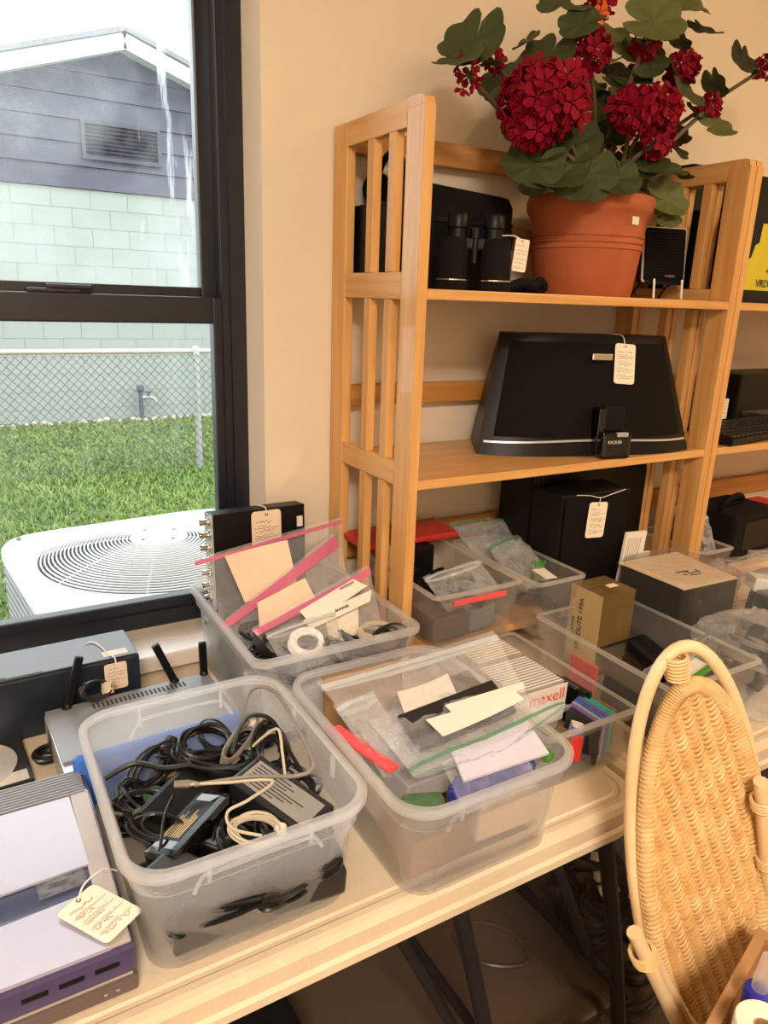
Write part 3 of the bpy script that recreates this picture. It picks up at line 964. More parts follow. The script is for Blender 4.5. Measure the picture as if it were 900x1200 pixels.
adapter('plug_adapter', 'brown plug adapter amid black loops at the far end of the bin', (-0.412, -0.452, 0.815), (0.026, 0.022, 0.024), (0.2, 0.1, 0.5), 'taupe', bev=0.002)
for k, q in enumerate(((-0.44, -0.45, 0.765, 0.4), (-0.36, -0.44, 0.762, 1.2), (-0.46, -0.57, 0.765, 0.2), (-0.36, -0.60, 0.765, 1.4), (-0.42, -0.64, 0.766, 0.0), (-0.33, -0.52, 0.764, 1.5), (-0.40, -0.52, 0.763, 0.7), (-0.45, -0.645, 0.775, 0.05), (-0.345, -0.648, 0.775, -0.05))):
    adapter('power_adapter', 'plain black power adapter buried at the bottom of the cord bin', (q[0], q[1], q[2]), (0.088, 0.050, 0.034), (0.05*(k % 3-1), 0.04, q[3]), 'black' if k % 2 else 'charcoal', bev=0.005, group='buried power adapters')
c = thing('strain_relief_plug', 'black ribbed cable plug pointing up by the far wall of the adapter bin', 'plug', (-0.452, -0.428, 0.800), (0, 0, 0.75))
MB().tube([(0, 0, 0), (0.02, 0, 0.012), (0.045, 0, 0.026)], [0.007, 0.0085, 0.009], 8).build('plug', M['rubber'], c)
MB().tube([(-0.03, 0, -0.012), (-0.015, 0, -0.008), (0, 0, 0)], [0.0035, 0.005, 0.007], 8).build('strain_relief', M['rubber'], c)
c = thing('jack_plug', 'brass coloured jack plug on a black lead', 'plug', (-0.435, -0.455, 0.812), (0, 0, 0.1))
MB().lathe([(0, -0.012), (0.0045, -0.012), (0.0045, 0.004), (0.003, 0.006), (0.003, 0.013), (0, 0.014)], 12, Matrix.Rotation(PI/2, 4, 'Y')).build('tip', M['brass'], c)
MB().tube([(0.012, 0, 0), (0.03, 0, 0.0)], 0.006, 8).build('collar', M['rubber'], c)
coil('cable_coil', 'black cable coil heaped in the middle of the adapter bin', (-0.392, -0.455, 0.842), 0.036, 0.024, 7, 0.0026, 'rubber', (0.5, 0.1, 0.2), seed=1)
coil('cable_coil', 'black cable loops lying just below the heaped middle coil', (-0.385, -0.490, 0.838), 0.040, 0.020, 6, 0.0024, 'rubber', (-0.2, 0.1, -0.5), seed=2)
o = coil('cable_coil', 'black cable coil tied with green velcro at the bin left wall', (-0.482, -0.487, 0.815), 0.022, 0.030, 6, 0.0028, 'rubber', (0.3, 0.5, 0.3), seed=3, tie='green_cloth')
MB().box((-0.012, -0.02, 0.004), (0.034, 0.012, 0.010), 0.004, Matrix.Rotation(0.3, 4, 'Z')).build('velcro_strap', M['green_cloth'], o)
coil('cable_coil', 'beige cable coil tied into a flat hank at the near wall', (-0.388, -0.622, 0.835), 0.026, 0.017, 7, 0.0017, 'cable_beige', (0.35, 0.1, -0.45), seed=4, tie='paper')
coil('cable_coil', 'grey ribbon cable bundle with a white tie', (-0.352, -0.470, 0.845), 0.038, 0.011, 6, 0.0019, 'cable_grey', (0.2, -0.15, 0.7), seed=5, tie='paper')
coil('cable_coil', 'thin black wire coil between the plug adapters', (-0.404, -0.610, 0.815), 0.016, 0.030, 8, 0.0015, 'rubber', (0.1, 0.5, 0.2), seed=6)
coil('cable_coil', 'black cable coil seen against the bin near left corner', (-0.475, -0.535, 0.805), 0.020, 0.034, 6, 0.0018, 'rubber', (0.1, 0.3, 0.2), seed=7)
coil('cable_coil', 'black cable loops arched beside the grey labelled adapter', (-0.322, -0.500, 0.838), 0.030, 0.028, 5, 0.0028, 'rubber', (0.9, 0.5, 0.2), seed=8, jit=0.3)
coil('cable_coil', 'black cable loops under the grey labelled adapter', (-0.312, -0.59, 0.815), 0.014, 0.050, 4, 0.0026, 'rubber', (0.1, 0.3, 0.1), seed=9)
for k, q in enumerate(((-0.42, -0.655, 0.79), (-0.36, -0.65, 0.785), (-0.47, -0.62, 0.785), (-0.33, -0.63, 0.79), (-0.40, -0.57, 0.795), (-0.37, -0.52, 0.80), (-0.46, -0.46, 0.785), (-0.34, -0.44, 0.79))):
    coil('cable_coil', 'black cable coil packed low in the cord bin', (q[0], q[1], q[2]), 0.048, 0.022, 7, 0.0026, 'rubber', (0.3*(k % 3-1), 0.25*(k % 2), 0.6*k), seed=20+k, group='cable coils packed low in the cord bin')
def lead(label, pts, r, m, cat='cable', name='cable', seg=6):
    p0 = Vector(pts[0])
    o = MB().tube(spline([Vector(q)-p0 for q in pts], 8), r, seg).build(name, M[m], None, smooth=True, loc=p0)
    return tag(o, label, cat)
lead('grey flat cable arching high over the bin right wall', [(-0.430, -0.536, 0.850), (-0.37, -0.555, 0.853), (-0.322, -0.585, 0.858), (-0.300, -0.580, 0.865), (-0.297, -0.520, 0.882), (-0.302, -0.466, 0.900), (-0.325, -0.446, 0.900), (-0.345, -0.455, 0.868)], 0.0024, 'cable_grey')
o = lead('beige cable looping from the brown moulded plug to the near hank', [(-0.440, -0.530, 0.850), (-0.40, -0.55, 0.852), (-0.35, -0.575, 0.854), (-0.385, -0.595, 0.855), (-0.412, -0.60, 0.852), (-0.415, -0.625, 0.850), (-0.39, -0.645, 0.846)], 0.0018, 'cable_beige')
MB().tube([(-0.010, 0.006, 0), (0.004, 0.0, 0), (0.014, -0.004, 0)], [0.004, 0.0046, 0.002], 8).build('moulded_plug', M['cable_grey'], o)
lead('black cable standing in a tall loop beside the grey labelled adapter', [(-0.37, -0.49, 0.845), (-0.345, -0.47, 0.875), (-0.318, -0.49, 0.878), (-0.308, -0.53, 0.85), (-0.302, -0.58, 0.83), (-0.30, -0.63, 0.825)], 0.0028, 'rubber')
lead('grey cable bent upright in front of the tall black loop', [(-0.33, -0.565, 0.848), (-0.327, -0.55, 0.868), (-0.324, -0.530, 0.888), (-0.335, -0.51, 0.870), (-0.350, -0.50, 0.850)], 0.0018, 'cable_beige')
lead('black cable lying flat along the bin left wall', [(-0.515, -0.455, 0.835), (-0.48, -0.452, 0.842), (-0.45, -0.475, 0.840), (-0.42, -0.49, 0.845)], 0.0034, 'rubber')
lead('thin black lead hanging over the matt adapter', [(-0.455, -0.540, 0.848), (-0.470, -0.560, 0.842), (-0.482, -0.590, 0.835), (-0.492, -0.61, 0.82)], 0.0018, 'rubber')

for k in range(10):
    coil('cable_coil', 'thin black cable loops strewn between the adapters in the cord bin', (-0.40+0.085*math.cos(k*2.3), -0.52+0.105*math.sin(k*2.3), 0.818+0.004*(k % 4)), 0.026+0.004*(k % 3), 0.018, 5, 0.0016+0.0003*(k % 3), 'rubber', (0.3*math.sin(k), 0.3*math.cos(k*2), 0.8*k), seed=300+k, jit=0.3, group='thin loops strewn in the cord bin')
tag(MB().box((0, 0, 0), (0.05, 0.001, 0.008), 0).build('sticker', M['tan_card'], None, loc=(-0.418, -0.6655, 0.786), rot=(0.1, -0.05, 0)), 'tan sticker strip against the inside of the adapter bin near wall', 'sticker')

# ------------------------------------------------------------------ behind bin A: router, long box, disc
k = tag(MB().box2((-0.38, -0.05, -0.05), (0.30, 0.05, 0.05), 0.004).build('media_box', M['navy_black'], None, loc=(-0.712, -0.125, 0.7905)), 'long blue-black media box with a slate grey top, beside the window sill', 'electronics box')
k.rotation_euler = (0, 0, 0.03)
MB().box2((-0.377, -0.047, 0.050), (0.297, 0.047, 0.0515), 0.0006).build('top_panel', M['grey_top'], k)
for i in range(4):
    MB().box2((-0.30, -0.0475+0.004*i, 0.0513), (0.21-0.05*i, -0.0458+0.004*i, 0.0520)).build('vent_slot', M['ink'], k)
price_tag(k, (0.262, -0.0525, 0.022), (PI/2-0.05, 0, 0.02), 0.034, 0.044, 3, 'tan_card', rows=6)
MB().box2((0.248, -0.040, 0.0516), (0.285, -0.022, 0.0522)).build('white_sticker', M['paper'], k)
MB().tube(spline([(0.262, -0.054, 0.040), (0.262, -0.051, 0.053), (0.255, -0.03, 0.0535), (0.25, 0.0, 0.0535), (0.242, 0.02, 0.0535), (0.232, 0.018, 0.0535)], 5), 0.0010, 5).build('tag_string', M['string'], k)

r_ = thing('router', 'grey and blue network router with three black antennas behind the adapter bin', 'router', (-0.430, -0.278, TZ), (0, 0, 0.04))
MB().box2((-0.125, -0.085, 0.004), (0.125, 0.085, 0.052), 0.006).build('body', M['silver'], r_)
MB().box2((-0.123, -0.060, 0.052), (0.123, 0.083, 0.056), 0.002).build('lid', M['grey'], r_)
MB().box2((-0.115, -0.0975, 0.004), (0.115, -0.0855, 0.080), 0.006).build('front_panel', M['blue'], r_)
MB().box2((-0.0, -0.0985, 0.052), (0.022, -0.0975, 0.058)).build('white_sticker', M['paper'], r_)
v = MB()
for i in range(22):
    v.box2((-0.06+i*0.0065, 0.056, 0.0558), (-0.057+i*0.0065, 0.070, 0.0565))
v.build('vent_grille', M['ink'], r_)
v = MB()
for i in range(6):
    for j in range(3):
        v.box2((-0.1256, 0.02+0.010*j, 0.012+i*0.006), (-0.1248, 0.028+0.010*j, 0.0155+i*0.006))
v.build('side_vent', M['ink'], r_)
def antenna(x, y, tx, ty, L):
    T = Matrix.Translation((x, y, 0.05)) @ Euler((tx, ty, 0)).to_matrix().to_4x4()
    a = MB().box((0, 0, L/2), (0.012, 0.008, L), 0.002, T).build('antenna', M['black'], r_)
    MB().lathe([(0.007, -0.006), (0.007, 0.008), (0.005, 0.012)], 12, T).build('antenna_base', M['black'], a)
antenna(0.070, 0.078, -0.05, -0.37, 0.080)
antenna(0.116, 0.078, -0.05, 0.0, 0.062)
antenna(-0.095, 0.078, -0.1, 0.32, 0.085)
coil('cable_coil', 'black cable coil tied with a beige twist beside the router antenna', (-0.487, -0.215, 0.822), 0.020, 0.012, 6, 0.0022, 'rubber', (1.2, 0.2, 0.3), seed=31, tie='cable_beige')
coil('cable_coil', 'small black cable heap between the disc case and the router', (-0.560, -0.245, 0.752), 0.018, 0.014, 5, 0.0028, 'rubber', (0.2, 0.1, 0.3), seed=32)
d = tag(MB().box((0, 0, 0), (0.142, 0.125, 0.010), 0.001).build('disc_case', M['charcoal'], None, loc=(-0.658, -0.232, 0.7455), rot=(0, 0, 0.06)), 'open black disc case with a silver disc, left of the router', 'disc case')
MB().lathe([(0.008, 0.0055), (0.059, 0.0055), (0.059, 0.0068), (0.008, 0.0068)], 40, close=True).build('disc', M['disc'], d, smooth=True)
MB().box2((0.008, -0.060, 0.0052), (0.066, -0.035, 0.0054)).build('white_insert', M['paper'], d)

# ------------------------------------------------------------------ console, front left
c = thing('game_console', 'lavender and dark purple console with a price tag, at the near left of the table', 'console', (-0.70, -0.520, TZ))
MB().box2((-0.20, -0.152, 0.003), (0.172, 0.152, 0.020), 0.003).build('base_slab', M['taupe'], c)
MB().box2((-0.19, -0.148, 0.0198), (0.168, 0.148, 0.0238)).build('seam', M['beige_edge'], c)
MB().box2((-0.20, -0.150, 0.0236), (0.172, 0.150, 0.0565), 0.004).build('body', M['purple_edge'], c)
MB().box2((0.148, -0.147, 0.0565), (0.169, 0.105, 0.0600), 0.002).build('edge_trim', M['beige_edge'], c)
MB().prism([(-0.198, -0.042), (0.150, -0.028), (0.147, 0.098), (-0.198, 0.098)], 0.0565, 0.0605, 'z').build('lavender_panel', M['lavender'], c)
MB().prism([(-0.198, -0.147), (0.150, -0.147), (0.150, -0.068), (-0.198, -0.092)], 0.0565, 0.0605, 'z').build('lavender_panel', M['lavender'], c)
MB().prism([(-0.198, -0.092), (0.150, -0.068), (0.150, -0.028), (-0.198, -0.042)], 0.0563, 0.0580, 'z').build('purple_band', M['purple'], c)
for i in range(9):
    MB().box2((-0.198, 0.101+i*0.0054, 0.0560), (0.166, 0.1042+i*0.0054, 0.0612), 0.0006).build('grille_bar', M['grey'], c)
MB().box2((-0.198, 0.099, 0.0555), (0.166, 0.1495, 0.0575)).build('grille_recess', M['black'], c)
for x in (0.072, 0.103, 0.134):
    MB().box2((x, -0.1508, 0.038), (x+0.022, -0.1495, 0.043)).build('front_slot', M['black'], c)
for x in (0.140, 0.151):
    MB().box2((x, -0.1528, 0.011), (x+0.003, -0.1515, 0.0125)).build('status_light', M['silver'], c)
MB().box2((0.095, -0.062, 0.0606), (0.142, -0.036, 0.0612), 0, Matrix.Rotation(0.05, 4, 'Z')).build('clear_sticker', M['film_rough'], c)
t = price_tag(c, (0.148, -0.104, 0.0635), (0.03, 0.02, 0.59), 0.047, 0.068, 5, 'tag', rows=9, ink='red_ink')
MB().tube(spline([(0.132, -0.080, 0.066), (0.140, -0.066, 0.070), (0.160, -0.050, 0.066), (0.176, -0.040, 0.05)], 5), 0.0010, 5).build('tag_string', M['string'], c)
# ------------------------------------------------------------------ bin B: zip bags and envelopes
zip_bag('clear zip bag with a white zip lying across the back of the envelope bin', (-0.262, -0.505, 0.925), (0.010, -0.520, 0.945), (0.012, -0.610, 0.872), (-0.225, -0.600, 0.868), 0.020, 'white_zip', 1, sag=0.008, amp=0.007)
zip_bag('clear zip bag with a pale green zip, on top of the envelope bin near wall', (-0.228, -0.688, 0.890), (0.022, -0.672, 0.902), (-0.020, -0.560, 0.880), (-0.215, -0.560, 0.885), 0.030, 'green_zip', 2, sag=-0.012, amp=0.008, band=0.035)
sheet('envelope', 'white folded slip inside the pale green zip bag', [(-0.178, -0.632, 0.917), (-0.052, -0.640, 0.928), (-0.046, -0.655, 0.921), (-0.172, -0.660, 0.909)], 'paper', 'paper', curl=0.003)
sheet('envelope', 'second white slip stacked on the folded slip in the bag', [(-0.142, -0.620, 0.920), (-0.030, -0.632, 0.930), (-0.034, -0.642, 0.926), (-0.140, -0.636, 0.915)], 'paper', 'paper')
sheet('envelope', 'lilac white envelope below the green zipped bag', [(-0.155, -0.655, 0.880), (-0.035, -0.650, 0.885), (-0.040, -0.700, 0.868), (-0.165, -0.695, 0.868)], 'lilac_paper', 'envelope', thick=0.004)
sheet('envelope', 'white envelope with torn edge in the white zipped bag', [(-0.165, -0.545, 0.905), (-0.085, -0.545, 0.912), (-0.095, -0.590, 0.895), (-0.175, -0.585, 0.892)], 'paper', 'envelope', curl=0.004)
solid('tablet', 'dark grey flat device inside the pale green zip bag', 'tablet', (-0.115, -0.612, 0.895), (0.150, 0.055, 0.008), 'charcoal', (0.35, -0.06, 0.03), 0.002)
solid('circuit_case', 'dark brown flat case in the white zipped bag', 'case', (-0.105, -0.560, 0.888), (0.13, 0.050, 0.010), 'taupe', (0.3, -0.05, 0.05), 0.002)
solid('card_box', 'flat brown cardboard piece standing against the far wall of the envelope bin', 'cardboard', (-0.150, -0.432, 0.838), (0.130, 0.006, 0.085), 'brown_card', (-0.1, 0.03, 0.02), 0.001)
solid('pouch', 'long coral pink strip at the left wall of the envelope bin', 'pouch', (-0.236, -0.585, 0.868), (0.016, 0.110, 0.008), 'pink_paper', (0, 0.1, 0.22), 0.003)
zip_bag('clear bag with a coral pink strip at the left wall of the envelope bin', (-0.235, -0.50, 0.880), (-0.180, -0.51, 0.892), (-0.190, -0.63, 0.868), (-0.238, -0.64, 0.862), 0.02, 'white_zip', 5, amp=0.006)
m = MB()
m.prism(rrect(0.125, 0.034, 0.016, 5), -0.010, 0.010, 'z', bev=0.006)
tag(m.build('pouch', M['cobalt'], None, smooth=True, loc=(-0.118, -0.690, 0.852), rot=(0.45, -0.05, 0.06)), 'cobalt blue vinyl pouch lying at the near wall of the envelope bin', 'pouch')
zip_bag('small clear bag folded over the cobalt pouch', (-0.17, -0.655, 0.872), (-0.06, -0.655, 0.876), (-0.07, -0.712, 0.858), (-0.18, -0.712, 0.856), 0.012, 'white_zip', 8, amp=0.005)
solid('marker', 'bright green plastic wedge near the right end of the cobalt pouch', 'wedge', (-0.036, -0.672, 0.858), (0.016, 0.050, 0.012), 'green', (0.1, 0.2, 0.35), 0.004)
solid('cloth_roll', 'green cloth roll in the near left corner of the envelope bin', 'cloth', (-0.213, -0.686, 0.846), (0.050, 0.026, 0.022), 'green_cloth', (0.2, 0.1, -0.25), 0.008)
solid('battery_box', 'small grey battery beside the green wedge', 'battery', (-0.050, -0.700, 0.848), (0.022, 0.014, 0.012), 'silver', (0, 0, 0.3), 0.003)
for k, (c, s, m_, r) in enumerate((((-0.185, -0.655, 0.775), (0.09, 0.06, 0.05), 'brown_card', 0.1), ((-0.075, -0.640, 0.778), (0.09, 0.07, 0.06), 'tan_card', 0.0), ((-0.15, -0.53, 0.780), (0.13, 0.10, 0.06), 'tan_card', 0.05), ((-0.07, -0.50, 0.775), (0.06, 0.08, 0.05), 'grey', 0.2), ((-0.13, -0.59, 0.826), (0.16, 0.10, 0.03), 'silver', 0.05), ((-0.2, -0.46, 0.77), (0.05, 0.07, 0.05), 'brown_card', 0.1))):
    solid('small_box', ('brown card box low at the near left of the envelope bin', 'tan card box low at the near wall of the envelope bin', 'tan card box in the middle of the envelope bin', 'grey box low at the right wall of the envelope bin', 'silver flat box under the zip bags', 'brown card box low at the far left of the envelope bin')[k], 'box', c, s, m_, (0.02, 0.03, r), 0.003)

# ------------------------------------------------------------------ bin C: pink zip bags and the recorder
d = thing('video_recorder', 'black metal recorder box standing on edge, round sockets along its left end', 'recorder', (-0.176, -0.102, 0.790), (-0.07, 0.012, 0.06))
MB().box2((-0.095, -0.018, 0.0), (0.078, 0.018, 0.245), 0.002).build('case', M['black'], d)
MB().box2((-0.0965, -0.017, 0.0), (-0.0945, 0.017, 0.244)).build('end_plate', M['silver'], d)
for i in range(9):
    T = Matrix.Translation((-0.0965, 0.0, 0.230-i*0.0222)) @ Matrix.Rotation(-PI/2, 4, 'Y')
    s = MB().lathe([(0.0085, 0), (0.0085, 0.003), (0.0055, 0.003), (0.0055, 0.014), (0.0045, 0.014), (0.0045, 0.004), (0, 0.004)], 12, T).build('socket', M['chrome'], d)
    MB().box((-0.0015-0.0965-0.010, 0, 0.230-i*0.0222), (0.003, 0.0125, 0.002)).build('socket_pin', M['chrome'], s)
price_tag(d, (0.002, -0.0195, 0.193), (PI/2, 0, 0), 0.056, 0.098, 11, 'tan_card', rows=9)
MB().box2((0.062, -0.0192, 0.205), (0.073, -0.0178, 0.224), 0).build('white_sticker', M['paper'], d)
MB().tube(spline([(0.002, -0.021, 0.237), (0.001, -0.019, 0.247), (0.0, 0.0, 0.2475), (-0.008, 0.01, 0.2475)], 4), 0.0010, 5).build('tag_string', M['string'], d)

zip_bag('clear bag with a faint pink zip over the front of the recorder', (-0.318, -0.165, 0.985), (-0.035, -0.125, 1.010), (-0.045, -0.180, 0.850), (-0.275, -0.215, 0.850), 0.030, 'pink', 11, sag=0.01, band=0.04, zv=0.95)
zip_bag('clear bag with a broad pink zip slanting up to the bookcase', (-0.302, -0.235, 0.898), (-0.070, -0.165, 0.996), (-0.035, -0.225, 0.845), (-0.255, -0.275, 0.845), 0.030, 'pink', 12, sag=0.006, band=0.13)
zip_bag('clear bag with a pink zip curving over white header cards', (-0.268, -0.285, 0.905), (-0.052, -0.262, 0.968), (-0.040, -0.300, 0.850), (-0.220, -0.335, 0.838), 0.036, 'pink', 13, sag=0.016, band=0.11)
sheet('header_card', 'tan card showing through the bag just in front of the recorder', [(-0.275, -0.190, 0.992), (-0.160, -0.172, 0.998), (-0.150, -0.195, 0.915), (-0.250, -0.210, 0.915)], 'tan_card', 'card', curl=0.008)
sheet('header_card', 'tan card in the bag with the broad pink zip', [(-0.240, -0.240, 0.925), (-0.150, -0.222, 0.945), (-0.135, -0.245, 0.905), (-0.245, -0.262, 0.888)], 'tan_card', 'card', curl=0.005)
o = sheet('header_card', 'white header card with a hanging slot, upper of two in the curved pink zip bag', [(-0.195, -0.302, 0.927), (-0.095, -0.288, 0.958), (-0.072, -0.296, 0.945), (-0.180, -0.310, 0.905)], 'paper', 'card')
MB().box((0.028, -0.0015, 0.014), (0.026, 0.0008, 0.003), 0.0003, Matrix.Rotation(-0.29, 4, 'Y')).build('hang_slot', M['label_grey'], o)
o = sheet('header_card', 'white printed card strip, lower of two in the curved pink zip bag', [(-0.190, -0.305, 0.912), (-0.065, -0.297, 0.937), (-0.070, -0.303, 0.920), (-0.180, -0.312, 0.897)], 'paper', 'card')
text_part('BUNNEL', 0.007, M['ink'], o, (-0.010, -0.004, -0.001), (PI/2+0.1, -0.2, 0.06), 'print')
sheet('header_card', 'cream backing card with a round cut-out behind the white strips', [(-0.150, -0.298, 0.905), (-0.085, -0.288, 0.915), (-0.090, -0.304, 0.868), (-0.145, -0.312, 0.858)], 'tag', 'card', curl=0.004)
coil('cable_coil', 'white cable coil inside a bag at the middle of the pink zip bin', (-0.195, -0.330, 0.885), 0.026, 0.020, 5, 0.004, 'white', (0.7, 0.1, 0.2), seed=41)
coil('cable_coil', 'cream thick cable ring at the near right of the pink zip bin', (-0.066, -0.315, 0.868), 0.030, 0.020, 2, 0.0045, 'cable_beige', (0.2, 0.1, 0.2), seed=42)
for k, q in enumerate(((-0.245, -0.30, 0.86), (-0.215, -0.345, 0.85), (-0.12, -0.325, 0.862), (-0.09, -0.34, 0.85), (-0.25, -0.23, 0.84), (-0.10, -0.22, 0.84))):
    coil('cable_coil', 'black cable coil under the bags in the pink zip bin', q, 0.034, 0.022, 6, 0.0026, 'rubber', (0.4*(k % 2), 0.3, 0.5*k), seed=50+k, group='cable coils under the pink zip bags')
solid('camera', 'black webcam body at the left wall of the pink zip bin', 'camera', (-0.245, -0.285, 0.875), (0.034, 0.030, 0.045), 'charcoal', (0.2, 0.3, 0.2), 0.008)
for k, (c, s, m_) in enumerate((((-0.22, -0.30, 0.785), (0.10, 0.10, 0.07), 'white'), ((-0.10, -0.30, 0.785), (0.10, 0.09, 0.07), 'silver'), ((-0.16, -0.17, 0.79), (0.20, 0.10, 0.08), 'charcoal'))):
    solid('small_box', ('white box low at the near left of the pink zip bin', 'silver box low at the near right of the pink zip bin', 'charcoal box low in the middle of the pink zip bin')[k], 'box', c, s, m_, (0, 0, 0.06*k), 0.004)

for k, q in enumerate(((-0.255, -0.335, 0.868), (-0.20, -0.29, 0.872), (-0.15, -0.345, 0.868), (-0.10, -0.295, 0.868), (-0.235, -0.255, 0.878), (-0.06, -0.345, 0.866), (-0.15, -0.26, 0.868))):
    coil('cable_coil', 'thin black wire coil just under the pink zip bags', q, 0.030, 0.020, 7, 0.0020, 'rubber', (0.5*math.sin(k), 0.4*math.cos(k), 0.7*k), seed=400+k, jit=0.3, group='thin wire coils under the pink zip bags')
solid('media_player', 'dark grey flat device under the faint pink zip bag', 'device', (-0.19, -0.150, 0.862), (0.17, 0.03, 0.07), 'charcoal', (0.35, 0, 0.05), 0.004)
zip_bag('crumpled clear bag round the white cable coil', (-0.255, -0.31, 0.905), (-0.135, -0.30, 0.915), (-0.135, -0.355, 0.862), (-0.24, -0.36, 0.858), 0.035, 'white_zip', 61, amp=0.008)
# ------------------------------------------------------------------ bins D and E on the lowest shelf
for k, q in enumerate(((0.10, -0.27, 0.885), (0.15, -0.29, 0.88), (0.16, -0.24, 0.89), (0.11, -0.22, 0.885), (0.14, -0.17, 0.88), (0.09, -0.15, 0.875))):
    coil('cable_coil', 'dark cable coil heaped in the red strip shoebox bin', q, 0.030, 0.024, 7, 0.0022, 'rubber', (0.5*(k % 2), 0.4*(k % 3), 0.6*k), seed=70+k, group='dark coils in the red strip bin')
for k, (c, s, m_) in enumerate((((0.09, -0.27, 0.842), (0.07, 0.08, 0.045), 'taupe'), ((0.165, -0.25, 0.842), (0.06, 0.10, 0.045), 'grey'), ((0.12, -0.15, 0.84), (0.12, 0.10, 0.045), 'charcoal'))):
    solid('small_box', ('wide taupe box low in the red strip bin', 'grey box low in the red strip bin', 'charcoal box at the back of the red strip bin')[k], 'box', c, s, m_, (0, 0, 0.1*k), 0.003)
zip_bag('clear bag stuffed with dark wire on the red strip bin', (0.06, -0.26, 0.925), (0.19, -0.25, 0.935), (0.20, -0.32, 0.89), (0.07, -0.325, 0.885), 0.03, 'white_zip', 14, amp=0.008)
solid('lid', 'red plastic lid lying behind the dark coils', 'lid', (0.12, -0.085, 0.945), (0.22, 0.09, 0.012), 'red', (0.05, 0, 0.02), 0.004)
solid('battery_charger', 'black charger standing under the red lid at the left bookcase side', 'charger', (0.135, -0.13, 0.905), (0.05, 0.04, 0.06), 'black', (0, 0, 0.1), 0.004)
solid('remote_control', 'white handset seen through the slats beneath the red lid', 'remote', (0.060, -0.14, 0.905), (0.022, 0.05, 0.07), 'white', (0.3, 0.2, 0.2), 0.006)
zip_bag('clear bag with green stripes in the middle shoebox bin', (0.245, -0.20, 0.94), (0.335, -0.19, 0.945), (0.335, -0.30, 0.89), (0.25, -0.31, 0.885), 0.04, 'green_zip', 15, amp=0.008)
zip_bag('crumpled pale green bag sagging over the back of the shoebox bins', (0.235, -0.09, 0.955), (0.38, -0.085, 0.945), (0.36, -0.18, 0.90), (0.24, -0.20, 0.90), 0.03, 'green_zip', 16, amp=0.012)
for k in range(5):
    solid('green_strip', 'green plastic strip standing in the striped bag', 'strip', (0.300+0.006*k, -0.285+0.002*k, 0.898), (0.003, 0.004, 0.050), 'green', (0.1*(k-2), 0.08*(k-2), 0), 0.0005, 'green strips in the striped bag')
sheet('paper_slip', 'white slip lying over the near rim of the middle shoebox bin', [(0.262, -0.318, 0.926), (0.288, -0.322, 0.926), (0.284, -0.362, 0.922), (0.262, -0.356, 0.922)], 'paper', 'paper')
for k, q in enumerate(((0.28, -0.24, 0.86), (0.30, -0.32, 0.85), (0.29, -0.16, 0.86))):
    coil('cable_coil', 'dark wire coil filling the middle shoebox bin', q, 0.034, 0.030, 7, 0.0024, 'rubber', (0.4, 0.3*k, 0.5*k), seed=80+k, group='wire coils in the middle shoebox bin')

# ------------------------------------------------------------------ bin F: disc cases
for k in range(9):
    o = tag(MB().box((0, 0, 0), (0.094, 0.0062, 0.086), 0.0006).build('disc_case', M['clear_case'], None, loc=(0.100, -0.372-0.0073*k, 0.797), rot=(0.06, 0, 0)), 'clear slim disc case in the short row at the far end of the disc bin', 'disc case', 'clear cases at the far end of the disc bin')
    MB().box((0, 0, 0.0432), (0.088, 0.0016, 0.0008)).build('spine_label', M['tag'], o)
for k in range(3):
    solid('disc_case', 'black disc case between the two clear rows', 'disc case', (0.110, -0.438-0.0068*k, 0.790), (0.094, 0.0064, 0.084), 'gloss', (0.05, 0, 0), 0.0006, 'black cases between the clear rows')
for k in range(13):
    o = tag(MB().box((0, 0, 0), (0.098, 0.0056, 0.090), 0.0006).build('disc_case', M['clear_case'], None, loc=(0.084, -0.462-0.0068*k, 0.804), rot=(0.05, 0, 0)), 'clear slim disc case in the long row behind the orange lettered band', 'disc case', 'clear cases in the lettered pack')
    MB().box((0, 0, 0.0452), (0.092, 0.0018, 0.0008)).build('spine_label', M['white'], o)
o = tag(MB().box((0, 0, 0), (0.100, 0.002, 0.064), 0.0006).build('paper_band', M['paper'], None, loc=(0.084, -0.5535, 0.816), rot=(0.04, 0, 0)), 'white paper band with orange lettering on the near end of the disc pack', 'band')
text_part('maxell', 0.027, M['orange_ink'], o, (0.046, -0.0012, 0.008), (PI/2, 0, 0), 'lettering', align='RIGHT')
cols = ['charcoal', 'violet', 'silver', 'blue', 'violet', 'teal', 'teal', 'brown_card']
for k in range(8):
    solid('minidisc', ('charcoal', 'violet', 'silver', 'blue', 'second violet', 'teal', 'second teal', 'brown')[k]+' cased minidisc on edge in the near right rank of the disc bin', 'minidisc', (0.126+0.0078*k, -0.600+0.003*k, 0.785), (0.0064, 0.064, 0.064), cols[k], (0, 0.04, 0), 0.0008)
for k in range(5):
    solid('cassette', 'black cassette on edge along the right wall of the disc bin', 'cassette', (0.158+0.0062*(k % 3), -0.515-0.012*k+0.03*(k//3), 0.795), (0.0056, 0.058, 0.062), 'gloss' if k % 2 else 'charcoal', (0, 0.05, 0.04), 0.0008, 'black cassettes along the disc bin wall')
for k, (x, y, mm, nm) in enumerate(((0.058, -0.615, 'charcoal', 'charcoal'), (0.074, -0.605, 'gold_box', 'gold'), (0.090, -0.618, 'blue', 'blue'), (0.104, -0.608, 'paper', 'white'), (0.082, -0.627, 'red', 'red'), (0.112, -0.628, 'charcoal', 'second charcoal'))):
    solid('memory_card_case', nm+' little card case lying loose at the near wall of the disc bin', 'card case', (x, y, 0.796), (0.022, 0.018, 0.036), mm, (0.2, 0.15*(k-2), 0.3*k), 0.002)

